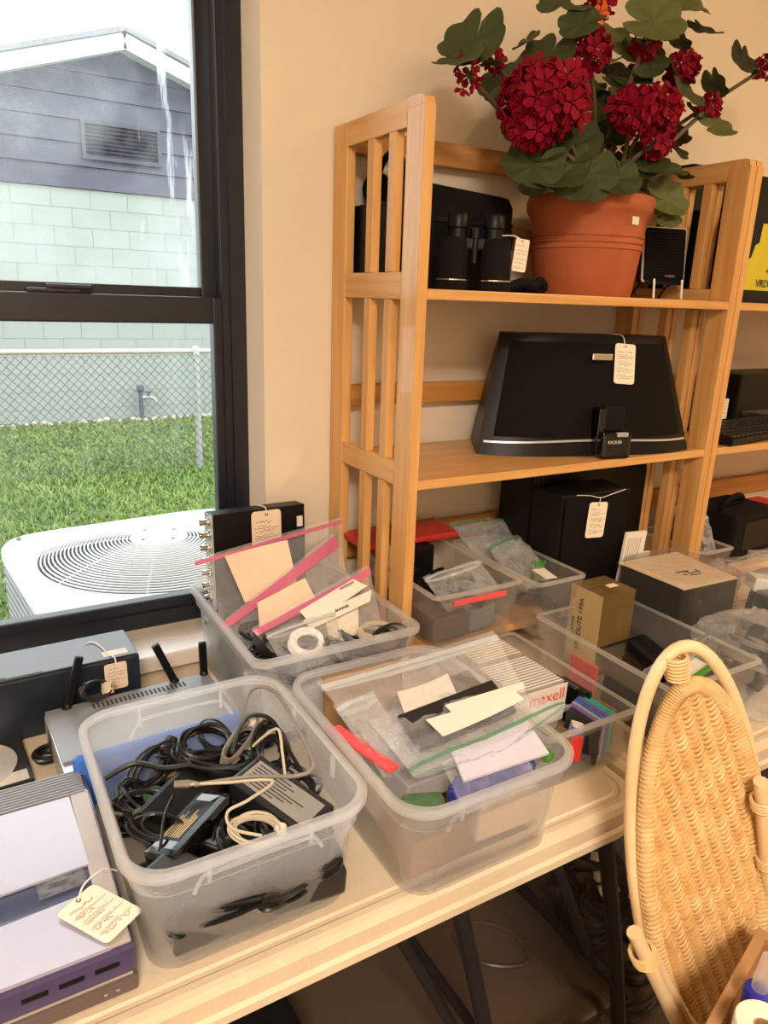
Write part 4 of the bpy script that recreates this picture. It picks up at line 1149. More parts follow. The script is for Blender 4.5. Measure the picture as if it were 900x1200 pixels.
# ------------------------------------------------------------------ bin G: flash box, tablets
g = tag(MB().box((0, 0, 0), (0.084, 0.077, 0.158), 0.0008).build('flash_box', M['gold_box'], None, loc=(0.374, -0.391, 0.8225)), 'dull gold camera flash box standing on end in the clear bin', 'box')
MB().box2((-0.0426, -0.0383, -0.0788), (-0.0420, 0.0383, 0.0788)).build('pale_side', M['khaki_box'], g)
MB().box2((-0.042, -0.001, 0.0791), (0.042, 0.001, 0.0795)).build('flap_seam', M['ink'], g)
MB().box2((0.003, -0.012, 0.0792), (0.026, 0.001, 0.0798), 0).build('white_sticker', M['tag'], g)
RT = Matrix(((0, 0, -1), (0, 1, 0), (1, 0, 0)))
text_part('Canon', 0.0145, M['ink'], g, (-0.0429, 0.022, -0.022), RT.to_euler(), 'lettering')
text_part('SPEEDLITE 199A', 0.0155, M['ink'], g, (-0.0429, 0.004, -0.044), RT.to_euler(), 'lettering', xs=0.95)
ts = thing('tablet', 'black framed tablet leaning face up beside the flash box', 'tablet', (0.385, -0.488, 0.792), (0.16, -0.08, -0.10))
MB().box((0, 0, 0), (0.118, 0.118, 0.008), 0.003).build('frame', M['black'], ts)
MB().box((0, 0, 0.0043), (0.100, 0.100, 0.0008)).build('screen', M['gloss'], ts)
solid('tablet', 'dark tablet standing at the left wall of the flash box bin', 'tablet', (0.262, -0.570, 0.795), (0.008, 0.110, 0.090), 'charcoal', (0, 0.08, 0), 0.003)
solid('red_folder', 'red folder edge seen through the left wall of the flash box bin', 'folder', (0.259, -0.470, 0.785), (0.006, 0.060, 0.060), 'pink_paper', (0, 0.05, 0), 0.002)
zip_bag('clear zip bag with a green zip at the near end of the flash box bin', (0.300, -0.600, 0.850), (0.470, -0.565, 0.868), (0.445, -0.525, 0.812), (0.300, -0.545, 0.800), 0.02, 'green_zip', 21, sag=-0.006)
solid('card_stack', 'stack of white cards in the green zipped bag', 'cards', (0.39, -0.565, 0.815), (0.08, 0.05, 0.010), 'paper', (0.2, -0.1, 0.2), 0.002)
solid('green_strip', 'loose green strip at the near right of the flash box bin', 'strip', (0.385, -0.612, 0.835), (0.09, 0.010, 0.006), 'green', (0, -0.12, 0.12), 0.002)
solid('small_box', 'dark box low at the near wall of the flash box bin', 'box', (0.40, -0.60, 0.775), (0.09, 0.06, 0.06), 'taupe', (0, 0, 0.1), 0.003)
# ------------------------------------------------------------------ geranium bookcase, top shelf
S1, S2, S3 = 1.4114, 1.1109, 0.8104
pot = thing('potted_geranium', 'potted red geranium in a ringed terracotta pot on the top shelf', 'plant', (0.472, -0.155, S1))
prof = [(r_q*0.715, z_q*0.93) for r_q, z_q in [(0.0, 0.0), (0.128, 0.0), (0.131, 0.003), (0.144, 0.090), (0.1475, 0.091), (0.1475, 0.096), (0.1455, 0.098), (0.1455, 0.101), (0.1490, 0.102), (0.1490, 0.108), (0.1468, 0.110), (0.1468, 0.113), (0.1500, 0.114), (0.1500, 0.119), (0.1480, 0.121), (0.152, 0.150), (0.160, 0.158), (0.166, 0.166),
        (0.167, 0.180), (0.163, 0.190), (0.152, 0.192), (0.147, 0.186), (0.140, 0.160), (0.0, 0.158)]]
MB().lathe(prof, 56).build('pot', M['terracotta'], pot, smooth=True)
MB().lathe([(0.0, 0.160), (0.05, 0.162), (0.099, 0.154)], 24).build('moss', M['moss'], pot)
T = Matrix.Rotation(math.radians(-86), 4, 'Z') @ Matrix.Translation((0.1045, 0, 0.133)) @ Matrix.Rotation(PI/2, 4, 'Y')
MB().box((0, 0, 0.0045), (0.014, 0.018, 0.0012), 0, T).build('white_sticker', M['paper'], pot)
def leaf_mesh(seed, pale=False):
    r = random.Random(seed)
    lob = 7
    m = MB()
    n = 42
    rings_ = []
    for q in (0.0, 0.25, 0.5, 0.75, 1.0):
        rg = []
        for k in range(n+1):
            a = -PI+0.05+(2*PI-0.10)*k/n
            R = q*(0.84+0.15*abs(math.cos(a*lob/2.0))**0.5)*(1.0 if abs(a) < 2.75 else 1.0-0.55*((abs(a)-2.75)/0.39)**1.5)
            z = 0.20*q*q*math.cos(a*2+seed)*0.5+0.12*q*q+0.045*q*math.cos(a*lob)
            rg.append((R*math.cos(a)+0.25, R*math.sin(a), z))
        rings_.append(rg)
    V = [v for rg in rings_ for v in rg]
    F = []
    for i in range(4):
        for k in range(n):
            F.append((i*(n+1)+k, i*(n+1)+k+1, (i+1)*(n+1)+k+1, (i+1)*(n+1)+k))
    m.add(V, F)
    bmesh.ops.remove_doubles(m.bm, verts=m.bm.verts[:], dist=1e-5)
    g = bmesh.ops.extrude_face_region(m.bm, geom=m.bm.faces[:])
    for v in g['geom']:
        if isinstance(v, bmesh.types.BMVert):
            v.co.z -= 0.022
    return m.mesh('leaf', M['leaf_pale'] if pale else M['leaf'], smooth=True)
leaves = [leaf_mesh(s, s == 3) for s in range(4)]
PO = Vector((0.472, -0.155, S1))
camp = Vector((-0.6183, -1.2557, 1.397))
r4 = random.Random(12)
def leaf(p, rad, face=0.7, pale=False, droop=0.0, spin=None, narrow=1.0):
    """a leaf whose blade turns partly to the room, hung at a point of the plant"""
    p = Vector(p)
    out_ = (p-Vector((0.472, -0.155, p.z-0.12)))
    out_.normalize()
    room = Vector((-0.55, -0.80, 0.25)).normalized()
    nrm = (room*face+out_*0.5+Vector((0, 0, 0.35))*(1-face)+Vector((r4.uniform(-.3, .3), r4.uniform(-.3, .3), r4.uniform(-.25, .35)))).normalized()
    tip = (out_+Vector((r4.uniform(-.5, .5), r4.uniform(-.3, .3), r4.uniform(-.5, .3)-droop)))
    tip = (tip-nrm*tip.dot(nrm)).normalized()
    y = nrm.cross(tip)
    R = Matrix((tip, y, nrm)).transposed()
    o = link('leaf', leaves[3 if pale else r4.randrange(3)], pot, p-PO, R.to_euler())
    o.scale = (rad, rad*narrow, rad)
    return o
LEAVES = [
    ((0.150, -0.200, 1.796), .056, .7, 0), ((0.110, -0.220, 1.752), .042, .1, 0), ((0.265, -0.180, 1.810), .026, -.2, 0), ((0.231, -0.170, 1.749), .036, .6, 0), ((0.280, -0.160, 1.782), .048, .6, 0),
    ((0.188, -0.200, 1.760), .022, .0, 0), ((0.306, -0.200, 1.800), .046, .6, 0), ((0.340, -0.240, 1.832), .040, .3, 0), ((0.496, -0.140, 1.855), .048, .7, 1), ((0.515, -0.130, 1.808), .044, .7, 0),
    ((0.512, -0.200, 1.881), .060, .9, 1), ((0.607, -0.180, 1.933), .042, .7, 1), ((0.685, -0.160, 1.949), .028, .6, 1), ((0.598, -0.200, 1.873), .032, .2, 0), ((0.682, -0.180, 1.904), .038, .1, 0),
    ((0.529, -0.180, 1.824), .050, .7, 0), ((0.586, -0.230, 1.787), .052, .6, 0), ((0.498, -0.170, 1.774), .050, .7, 0), ((0.842, -0.160, 1.890), .042, .5, 0), ((0.737, -0.180, 1.825), .034, -.3, 0),
    ((0.705, -0.220, 1.735), .044, .9, 1), ((0.670, -0.200, 1.760), .024, .5, 0), ((0.262, -0.240, 1.623), .056, .6, 0), ((0.294, -0.260, 1.600), .052, .4, 0), ((0.375, -0.240, 1.624), .056, .7, 0),
    ((0.379, -0.200, 1.673), .050, .6, 0), ((0.469, -0.150, 1.743), .052, .6, 0), ((0.432, -0.250, 1.615), .050, .6, 0), ((0.510, -0.220, 1.650), .048, .6, 0), ((0.536, -0.240, 1.641), .050, .5, 0),
    ((0.555, -0.250, 1.590), .046, .7, 1), ((0.650, -0.180, 1.697), .040, .5, 0), ((0.254, -0.200, 1.674), .030, .6, 0), ((0.292, -0.220, 1.652), .046, .4, 0), ((0.488, -0.160, 1.698), .052, .6, 0),
    ((0.608, -0.100, 1.784), .056, .6, 0), ((0.451, -0.120, 1.771), .056, .6, 0), ((0.436, -0.120, 1.654), .056, .6, 0), ((0.577, -0.100, 1.687), .060, .6, 0), ((0.680, -0.120, 1.744), .056, .6, 0),
    ((0.411, -0.100, 1.741), .050, .6, 0), ((0.589, -0.100, 1.825), .050, .6, 0), ((0.630, -0.150, 1.633), .054, .6, 0), ((0.459, -0.180, 1.613), .056, .5, 0), ((0.351, -0.160, 1.618), .046, .5, 0),
    ((0.320, -0.270, 1.590), .046, .4, 0), ((0.558, -0.255, 1.561), .034, .8, 1), ((0.290, -0.180, 1.646), .036, .1, 0), ((0.640, -0.200, 1.651), .034, .3, 0), ((0.310, -0.200, 1.868), .030, .1, 0), ((0.357, -0.200, 1.869), .034, .1, 0),
    ((0.678, -0.150, 1.873), .036, .4, 0), ((0.497, -0.120, 1.828), .044, .7, 1)]
for p, rad, f, pale in LEAVES:
    leaf(p, rad, f, bool(pale), droop=0.5 if f > 0.5 else 0.0)
def petal_floret(m_):
    m = MB()
    for k in range(5):
        a = 2*PI*k/5
        P = [(0.1, 0, 0), (0.55, 0.34, 0.16), (0.92, 0.26, 0.30), (1.0, 0.0, 0.26), (0.92, -0.26, 0.30), (0.55, -0.34, 0.16)]
        T = Matrix.Rotation(a, 4, 'Z')
        m.add(P+[(x, y, z-0.07) for x, y, z in P], [(0, 1, 2, 3), (0, 3, 4, 5), (9, 8, 7, 6), (11, 10, 9, 6), (1, 0, 6, 7), (2, 1, 7, 8), (3, 2, 8, 9), (4, 3, 9, 10), (5, 4, 10, 11), (0, 5, 11, 6)], T)
    m.lathe([(0, 0.16), (0.10, 0.08), (0.13, -0.05), (0.05, -0.3), (0, -0.32)], 6)
    return m.mesh('floret', M[m_])
flo = petal_floret('petal')
flo_o = petal_floret('petal_orange')
def flower_head(p, R, n, base, fr=0.021, orange=False, sq=0.85):
    p = Vector(p)-PO
    m = MB()
    base = Vector(base)-PO
    m.tube(spline([base, base*0.5+p*0.5+Vector((r4.uniform(-.02, .02), r4.uniform(-.02, .02), 0.01)), p], 5), 0.0042, 6)
    for i in range(6):
        d = Vector((r4.uniform(-1, 1), r4.uniform(-1, 1), r4.uniform(-0.6, 1))).normalized()
        m.tube([p-Vector((0, 0, R*0.2)), p+d*R*0.7], 0.0016, 4)
    h = m.build('flower_head', M['stem'], pot)
    for i in range(n):
        z = 1-2*(i+0.5)/n
        a = i*2.39996
        rr = math.sqrt(1-z*z)
        d = Vector((rr*math.cos(a), rr*math.sin(a), z))
        d2 = (d+Vector((r4.uniform(-.35, .35), r4.uniform(-.35, .35), r4.uniform(-.35, .35)))).normalized()
        q = p+Vector((d.x*R, d.y*R, d.z*R*sq))*r4.uniform(0.80, 1.06)
        o = link('floret', flo_o if orange else flo, h, q, d2.to_track_quat('Z', 'Y').to_euler())
        s = fr*r4.uniform(0.85, 1.2)
        o.scale = (s, s, s)
B1, B2, B3 = (0.43, -0.19, 1.59), (0.50, -0.19, 1.59), (0.47, -0.13, 1.59)
flower_head((0.252, -0.250, 1.705), .064, 60, B1, .021)
flower_head((0.236, -0.250, 1.659), .028, 14, B1, .018)
flower_head((0.456, -0.250, 1.721), .036, 28, B2, .020)
flower_head((0.526, -0.240, 1.735), .038, 28, B2, .020)
flower_head((0.525, -0.250, 1.681), .024, 12, B2, .018)
flower_head((0.358, -0.230, 1.797), .030, 16, B3, .021)
flower_head((0.623, -0.200, 1.825), .026, 16, B3, .018)
flower_head((0.713, -0.200, 1.772), .020, 12, B2, .015)
flower_head((0.121, -0.220, 1.731), .015, 7, B1, .014, sq=1.6)
flower_head((0.192, -0.190, 1.766), .014, 6, B1, .014)
flower_head((0.908, -0.170, 1.878), .020, 7, B3, .018)
flower_head((0.399, -0.200, 1.882), .018, 6, B3, .018)
flower_head((0.385, -0.210, 1.868), .010, 3, B3, .014, orange=True)
flower_head((0.527, -0.190, 1.844), .018, 6, B3, .018)
sm = MB()
for pts in ([(0.47, -0.14, 1.58), (0.446, -0.170, 1.761), (0.403, -0.190, 1.893), (0.403, -0.190, 1.918)], [(0.49, -0.15, 1.58), (0.557, -0.200, 1.758), (0.591, -0.200, 1.874), (0.610, -0.190, 1.948)], [(0.50, -0.14, 1.58), (0.636, -0.190, 1.727), (0.731, -0.180, 1.805), (0.848, -0.160, 1.901), (0.923, -0.160, 1.917)],
            [(0.44, -0.15, 1.58), (0.317, -0.180, 1.740), (0.226, -0.190, 1.776), (0.159, -0.200, 1.796)], [(0.45, -0.15, 1.58), (0.354, -0.160, 1.749), (0.254, -0.170, 1.789), (0.270, -0.180, 1.815)], [(0.44, -0.15, 1.58), (0.381, -0.160, 1.699), (0.249, -0.170, 1.751), (0.120, -0.220, 1.749)],
            [(0.596, -0.200, 1.848), (0.585, -0.190, 1.903), (0.513, -0.200, 1.889)], [(0.602, -0.200, 1.876), (0.682, -0.180, 1.904)], [(0.48, -0.2, 1.58), (0.398, -0.240, 1.607), (0.382, -0.230, 1.641)], [(0.43, -0.2, 1.58), (0.339, -0.240, 1.595), (0.287, -0.240, 1.622)], [(0.53, -0.2, 1.58), (0.529, -0.240, 1.606), (0.562, -0.250, 1.572)]):
    m = MB()
    m.tube(spline(pts, 6), 0.0032, 6)
    m.build('stem', M['stem'], pot, smooth=True)

bn = thing('binoculars', 'black binoculars standing upright on the top shelf left of the pot', 'binoculars', (0.160, -0.215, S1), (0, 0, -0.45))
for s, dx in ((-1, -0.037), (1, 0.037)):
    T = Matrix.Translation((dx, 0, 0))
    MB().lathe([(r_q*0.86, z_q*0.84) for r_q, z_q in [(0.0, 0.0), (0.033, 0.0), (0.034, 0.004), (0.034, 0.018), (0.031, 0.020), (0.031, 0.024), (0.030, 0.060), (0.027, 0.090), (0.026, 0.096), (0.020, 0.100), (0.0, 0.100)]], 24, T).build('barrel', M['black_soft'], bn, smooth=True)
    MB().lathe([(0.0288, 0.0163), (0.0301, 0.0163), (0.0301, 0.0181), (0.0288, 0.0181)], 24, T, close=True).build('silver_ring', M['chrome'], bn)
    T2 = Matrix.Translation((dx*0.82, 0.0, 0))
    MB().lathe([(0.0, 0.080), (0.015, 0.082), (0.015, 0.098), (0.018, 0.100), (0.018, 0.118), (0.015, 0.122), (0.0, 0.122)], 20, T2).build('eyepiece', M['black'], bn, smooth=True)
    MB().box((dx*0.95, 0.004, 0.072), (0.042, 0.036, 0.030), 0.010).build('prism_housing', M['black_soft'], bn)
MB().tube([(0, 0, 0.045), (0, 0, 0.100)], 0.007, 12).lathe([(0.010, 0.084), (0.010, 0.098), (0.005, 0.101)], 14).build('focus_bar', M['black'], bn)
MB().box((0, 0, 0.075), (0.04, 0.010, 0.018), 0.003).build('bridge', M['black'], bn)
price_tag(bn, (0.078, -0.004, 0.060), (PI/2, 0.09, 0.25), 0.026, 0.052, 17, 'tag', rows=6)
MB().tube(spline([(0.045, 0.0, 0.090), (0.065, -0.005, 0.090), (0.078, -0.006, 0.083)], 4), 0.0010, 5).build('tag_string', M['string'], bn)
m = MB()
m.prism([(-0.105, 0.0), (0.098, 0.0), (0.102, 0.02), (0.106, 0.10), (0.112, 0.125), (0.112, 0.150), (0.100, 0.168), (-0.080, 0.178), (-0.100, 0.165), (-0.108, 0.10)], -0.030, 0.030, 'y', bev=0.010)
pc = tag(m.build('carrying_case', M['black_soft'], None, loc=(0.205, -0.090, S1)), 'black padded case with a rounded flap behind the binoculars', 'case')
MB().box2((-0.100, -0.034, 0.115), (0.108, -0.0295, 0.122), 0.001).build('flap_edge', M['black'], pc)
tag(MB().tube(spline([(0, 0, 0.008), (0.03, -0.01, 0.018), (0.06, 0, 0.012), (0.085, 0.01, 0.022), (0.10, 0.02, 0.008), (0.05, 0.03, 0.006), (0.01, 0.02, 0.010)], 6, closed=True), 0.008, 8, closed=True).build('strap', M['black_soft'], None, smooth=True, loc=(0.235, -0.215, S1+0.001)), 'black strap coiled on the shelf between binoculars and pot', 'strap')
bb = solid('speaker_box', 'black box seen through the slats at the left end of the top shelf', 'box', (0.078, -0.075, S1+0.069), (0.105, 0.12, 0.136), 'black', (0, 0, 0), 0.004)
hp = thing('headphones', 'black headphones resting on the black box behind the slats', 'headphones', (0.078, -0.072, S1+0.138))
MB().tube([(0, 0.045*math.cos(a), 0.040+0.045*math.sin(a)) for a in [PI*k/14 for k in range(15)]], 0.006, 8).build('headband', M['black'], hp, smooth=True)
for s in (-1, 1):
    MB().lathe([(0, 0.010), (0.026, 0.009), (0.030, 0.0), (0.026, -0.010), (0, -0.012)], 18, Matrix.Translation((0, s*0.046, 0.031)) @ Matrix.Rotation(PI/2, 4, 'X')).build('ear_cup', M['black_soft'], hp, smooth=True)

rd = thing('desk_radio', 'small black speaker with a white edge on a wire easel, right of the pot', 'speaker', (0.688, -0.165, S1), (0, 0, -0.32))
TL_ = Matrix.Translation((0, 0, 0.036)) @ Matrix.Rotation(-0.14, 4, 'X')
MB().box((0, 0.012, 0.052), (0.094, 0.026, 0.108), 0.006, TL_).build('body', M['black'], rd)
MB().prism(rrect(0.098, 0.111, 0.006, 3, 0, 0.0525), -0.005, -0.001, 'y', TL_).build('white_edge', M['paper'], rd)
fc = MB().prism(rrect(0.0925, 0.1055, 0.005, 3, 0, 0.0525), -0.0075, -0.0049, 'y', TL_).build('speaker_cloth', M['grille'], rd)
sl_ = MB().box((0, 0, 0), (0.084, 0.0012, 0.0016)).mesh('grille_bar', M['black'])
for i in range(16):
    g_ = link('grille_bar', sl_, fc, (TL_ @ Vector((0, -0.0080, 0.014+i*0.0056))))
    g_.rotation_euler = (-0.14, 0, 0)
text_part('realistic', 0.0075, M['silver'], rd, TL_ @ Vector((0.002, -0.0088, 0.0085)), (PI/2-0.14, 0, 0), 'lettering')
for s in (-1, 1):
    e = MB()
    e.tube(spline([(s*0.032, -0.030, 0.002), (s*0.032, -0.026, 0.030), (s*0.032, -0.024, 0.040)], 4), 0.0024, 8)
    e.build('easel_front', M['white'], rd)
    MB().tube(spline([(s*0.034, -0.020, 0.034), (s*0.034, 0.028, 0.030), (s*0.034, 0.060, 0.002)], 4), 0.0024, 6).build('easel_leg', M['black'], rd)
MB().tube([(-0.034, 0.0, 0.032), (0.034, 0.0, 0.032)], 0.0024, 6).box((0, -0.012, 0.033), (0.086, 0.012, 0.006), 0.001).build('easel_shelf', M['black'], rd)

# ------------------------------------------------------------------ middle shelf: dock speaker
dk = thing('dock_speaker', 'wide black tapered dock speaker with a silver line and a price tag', 'speaker', (0.470, -0.2265, S2), (0, 0, -0.2726))
HWB, HWT, HD = 0.238, 0.184, 0.228
def front(u, v):
    """front skin: u -1..1 across, v 0..1 up; bows out toward the middle"""
    hw = HWB+(HWT-HWB)*v
    x = hw*u
    y = -0.030*(1-abs(u)**3.0)+0.052*v+0.012*abs(u)**4
    return (x, y, HD*v)
def back(u, v):
    hw = (HWB+(HWT-HWB)*v)*(1.0-0.20*(1-v*0.4))
    return (hw*u, 0.165-0.045*v, HD*v)
m = MB()
U = [-1+2*k/24 for k in range(25)]
m.rings([[front(u, v) for u in U]+[back(u, v) for u in reversed(U)] for v in (0.0, 0.03, 0.25, 0.5, 0.75, 0.97, 1.0)])
m.build('cabinet', M['black'], dk, smooth=True)
m = MB()
V_ = [0.16+0.78*k/8 for k in range(9)]
Ug = [-0.90+1.80*k/20 for k in range(21)]
def off(u, v, d):
    x, y, z = front(u, v)
    return (x, y-d, z)
m.rings([[off(u, v, 0.003) for u in Ug]+[off(u, v, -0.002) for u in reversed(Ug)] for v in V_])
m.build('speaker_cloth', M['grille'], dk, smooth=True)
m = MB()
Ul = [-0.97+1.94*k/30 for k in range(31)]
lz = lambda u: 0.115+0.012*math.cos(u*PI*1.0)
m.rings([[off(u, lz(u), 0.0035), off(u, lz(u)+0.016, 0.0035), off(u, lz(u)+0.016, -0.001), off(u, lz(u), -0.001)] for u in Ul])
m.build('silver_line', M['silver'], dk)
MB().box((0.012, -0.020, 0.148), (0.054, 0.006, 0.100), 0.002, Matrix.Translation((0, -0.004, 0)) @ Matrix.Rotation(-0.22, 4, 'X')).build('centre_panel', M['gloss'], dk)
pn = MB().box((0.012, -0.012, 0.192), (0.044, 0.014, 0.013), 0.002).build('lamp_reflection', M['chrome'], dk, loc=(-0.006, -0.004, -0.004), rot=(-0.12, 0.0, 0.0))  # bright metal block standing in for a lamp's reflection on the gloss front
cr = MB().box2((-0.012, -0.064, 0.0), (0.052, -0.020, 0.050), 0.008).build('dock_cradle', M['gloss'], dk)
MB().box2((-0.014, -0.044, 0.010), (0.002, -0.016, 0.096), 0.004).build('dock_arm', M['gloss'], dk)
MB().box2((0.004, -0.036, 0.050), (0.048, -0.028, 0.098), 0.003).build('dock_back', M['black'], dk)
MB().box2((0.018, -0.0645, 0.044), (0.042, -0.056, 0.052), 0.001).build('connector', M['silver'], dk)
text_part('KICKER', 0.0085, M['paper'], cr, (-0.001, -0.0648, 0.031), (PI/2, 0, 0), 'lettering', xs=1.05)
price_tag(dk, (0.058, 0.004, 0.176), (PI/2-0.22, 0.06, 0.02), 0.046, 0.078, 23, 'tag', rows=9)
MB().tube(spline([(0.058, 0.012, 0.212), (0.056, 0.022, 0.229), (0.056, 0.07, 0.230)], 4), 0.0010, 5).build('tag_string', M['string'], dk)

# ------------------------------------------------------------------ lowest shelf: tall black speakers
sb = thing('subwoofer', 'black speaker box with a hanging price tag, on the lowest shelf', 'speaker', (0.452, -0.235, S3))
MB().box2((-0.095, -0.045, 0.0), (0.090, 0.035, 0.235), 0.004).build('cabinet', M['black'], sb)
MB().box2((-0.088, -0.050, 0.006), (0.084, -0.044, 0.229), 0.003).build('speaker_cloth', M['grille'], sb)
price_tag(sb, (-0.006, -0.0535, 0.180), (PI/2-0.03, 0.08, 0.0), 0.050, 0.072, 29, 'tag', rows=9)
MB().tube(spline([(-0.065, -0.052, 0.236), (-0.03, -0.054, 0.232), (-0.004, -0.056, 0.226), (0.03, -0.053, 0.229), (0.070, -0.050, 0.234)], 5), 0.0008, 5).tube([(-0.004, -0.0555, 0.226), (-0.004, -0.0545, 0.212)], 0.0008, 5).build('tag_string', M['string'], sb)
o = MB()
o.prism([(-0.175, 0.0), (0.165, 0.0), (0.165, 0.235), (0.160, 0.252), (0.145, 0.258), (-0.165, 0.260), (-0.175, 0.25)], -0.05, 0.05, 'y', bev=0.004)
tp = tag(o.build('speaker_cabinet', M['black'], None, loc=(0.550, -0.125, S3)), 'wide black cabinet with rounded top corners behind the tagged speaker box', 'speaker')
for i in range(3):
    MB().box2((-0.172+0.010*i, -0.052, 0.01), (-0.167+0.010*i, -0.049, 0.245), 0.0008).build('ridge', M['charcoal'], tp)
o = solid('booklet', 'white printed booklet standing on edge before the wide black cabinet', 'booklet', (0.515, -0.322, 0.855), (0.062, 0.006, 0.224), 'paper', (0.02, 0.08, 0.05), 0.0006)
k = MB()
for i in range(8):
    k.box((-0.024+0.0055*i, -0.0033, 0.075), (0.0012, 0.0004, 0.05))
k.build('small_print', M['label_grey'], o)
solid('booklet', 'small white leaflet just right of the taller printed booklet', 'booklet', (0.558, -0.318, 0.83), (0.030, 0.004, 0.176), 'paper', (0.02, 0.05, 0.0), 0.0006)

# ------------------------------------------------------------------ right bookcase contents
yb = thing('tool_box_carton', 'lime yellow and black product carton on the top shelf of the right bookcase', 'carton', (0.99, -0.185, S1))
MB().box2((-0.190, -0.070, 0.002), (0.20, 0.080, 0.185), 0.001).build('carton', M['yellow'], yb)
MB().box2((-0.1905, -0.0708, 0.001), (0.2005, 0.0805, 0.026)).build('black_base_band', M['black'], yb)
MB().box2((-0.1905, -0.0709, 0.158), (0.2005, 0.0806, 0.1865)).build('black_top_band', M['black'], yb)
m = MB()
m.prism([(-0.191, 0.060), (-0.165, 0.070), (-0.160, 0.085), (-0.148, 0.090), (-0.140, 0.115), (-0.128, 0.120), (-0.125, 0.159), (-0.191, 0.159)], -0.0712, -0.0704, 'y')
m.build('black_figure', M['black'], yb)
text_part('VRD-8N', 0.022, M['ink'], yb, (-0.118, -0.0712, 0.033), (PI/2, 0, 0), 'lettering')
text_part('4-CH', 0.012, M['ink'], yb, (-0.09, -0.0712, 0.062), (PI/2, 0, 0), 'lettering')
MB().box2((-0.1912, -0.055, 0.06), (-0.1902, 0.02, 0.10)).build('printed_panel', M['lilac_paper'], yb)
solid('carton', 'tall black carton behind the lime yellow carton', 'carton', (0.97, -0.080, S1+0.140), (0.36, 0.09, 0.278), 'black', (0, 0, 0), 0.002)
solid('leaflet', 'white leaflet leaning at the left end of the yellow carton', 'paper', (0.793, -0.235, S1+0.125), (0.003, 0.055, 0.10), 'paper', (0.0, 0, 0.0), 0.0006)
solid('manual', 'dark manual leaning under the white leaflet', 'booklet', (0.789, -0.20, S1+0.08), (0.006, 0.13, 0.155), 'black', (0, 0, 0), 0.001)
kb = tag(MB().box((0, 0, 0), (0.40, 0.125, 0.014), 0.003).build('keyboard', M['black'], None, loc=(1.012, -0.215, S2+0.0145), rot=(0.06, 0, 0.12)), 'black computer keyboard on the middle shelf of the right bookcase', 'keyboard')
km = MB().box((0, 0, 0), (0.0155, 0.0155, 0.006), 0.0015).mesh('key', M['charcoal'])
for j in range(6):
    for i in range(20):
        link('key', km, kb, (-0.185+i*0.0192+(j % 3)*0.002, -0.048+j*0.0192, 0.0095))
wr = thing('web_camera', 'grey boxy device with a round lens on top, behind the keyboard', 'camera', (0.975, -0.100, S2), (0, 0, -0.2))
MB().box((0, 0, 0.048), (0.080, 0.05, 0.096), 0.012).build('body', M['grey'], wr)
MB().lathe([(0, -0.012), (0.022, -0.012), (0.026, 0.0), (0.020, 0.012), (0, 0.014)], 20, Matrix.Translation((0, -0.01, 0.115)) @ Matrix.Rotation(PI/2, 4, 'X')).build('lens', M['gloss'], wr, smooth=True)
price_tag(wr, (0.052, -0.020, 0.050), (PI/2, 0, 0.2), 0.022, 0.050, 37, 'tag', rows=5)
pr = tag(MB().box2((-0.16, -0.055, 0), (0.16, 0.055, 0.135), 0.006).build('printer', M['black'], None, loc=(1.205, -0.09, S2)), 'black box printer at the back of the middle shelf of the right bookcase', 'printer')
MB().box2((-0.14, -0.058, 0.03), (0.14, -0.054, 0.045), 0.001).build('paper_slot', M['gloss'], pr)
cc = solid('camera_case', 'black camera case with a thick strap on the lowest shelf of the right bookcase', 'case', (1.03, -0.19, S3+0.060), (0.20, 0.15, 0.118), 'black_soft', (0, 0, 0.05), 0.01)
MB().tube(spline([(-0.08, -0.02, 0.058), (-0.085, -0.03, 0.085), (-0.03, -0.03, 0.095), (0.0, -0.02, 0.075), (-0.03, 0.0, 0.062)], 6), 0.007, 8).build('strap', M['black_soft'], cc, smooth=True)
MB().box2((-0.06, -0.0762, -0.03), (0.06, -0.0752, 0.04), 0).build('pocket', M['black'], cc)
solid('red_carton', 'red and dark carton beside the black camera case', 'carton', (1.19, -0.20, S3+0.052), (0.10, 0.15, 0.102), 'red', (0, 0, 0), 0.002)
zip_bag('clear bag with grey wires in the small bin of the right bookcase', (0.795, -0.22, 0.935), (0.89, -0.22, 0.93), (0.89, -0.26, 0.85), (0.80, -0.26, 0.85), 0.03, 'white_zip', 24)
coil('cable_coil', 'grey wire coil in the small bin of the right bookcase', (0.845, -0.21, 0.865), 0.026, 0.04, 6, 0.003, 'charcoal', (0.2, 0.2, 0.1), seed=93)

# ------------------------------------------------------------------ bagged things right of the flash box bin
bx_ = solid('bagged_device', 'dark box wrapped in clear crinkled film, right of the gold flash box', 'box', (0.552, -0.415, 0.825), (0.158, 0.140, 0.168), 'black', (0, 0, -0.03), 0.003)
sheet('paper_sheet', 'cream printed sheet lying on top of the film wrapped dark box', [(0.468, -0.336, 0.913), (0.634, -0.342, 0.913), (0.618, -0.494, 0.912), (0.472, -0.488, 0.912)], 'tan_card', 'paper')
k = MB()
for i, (x, y, w_, h_) in enumerate(((0, 0, 0.03, 0.004), (0.008, -0.008, 0.004, 0.016), (0.022, -0.010, 0.014, 0.003), (0.034, -0.006, 0.003, 0.014), (0.015, -0.020, 0.026, 0.003), (-0.006, -0.014, 0.003, 0.010))):
    k.box((x, y, 0), (w_, h_, 0.0006))
tag(k.build('printed_mark', M['ink'], None, loc=(0.545, -0.425, 0.9135), rot=(0.0, 0.0, -0.1)), 'dark printed mark on the cream sheet over the wrapped box', 'print')
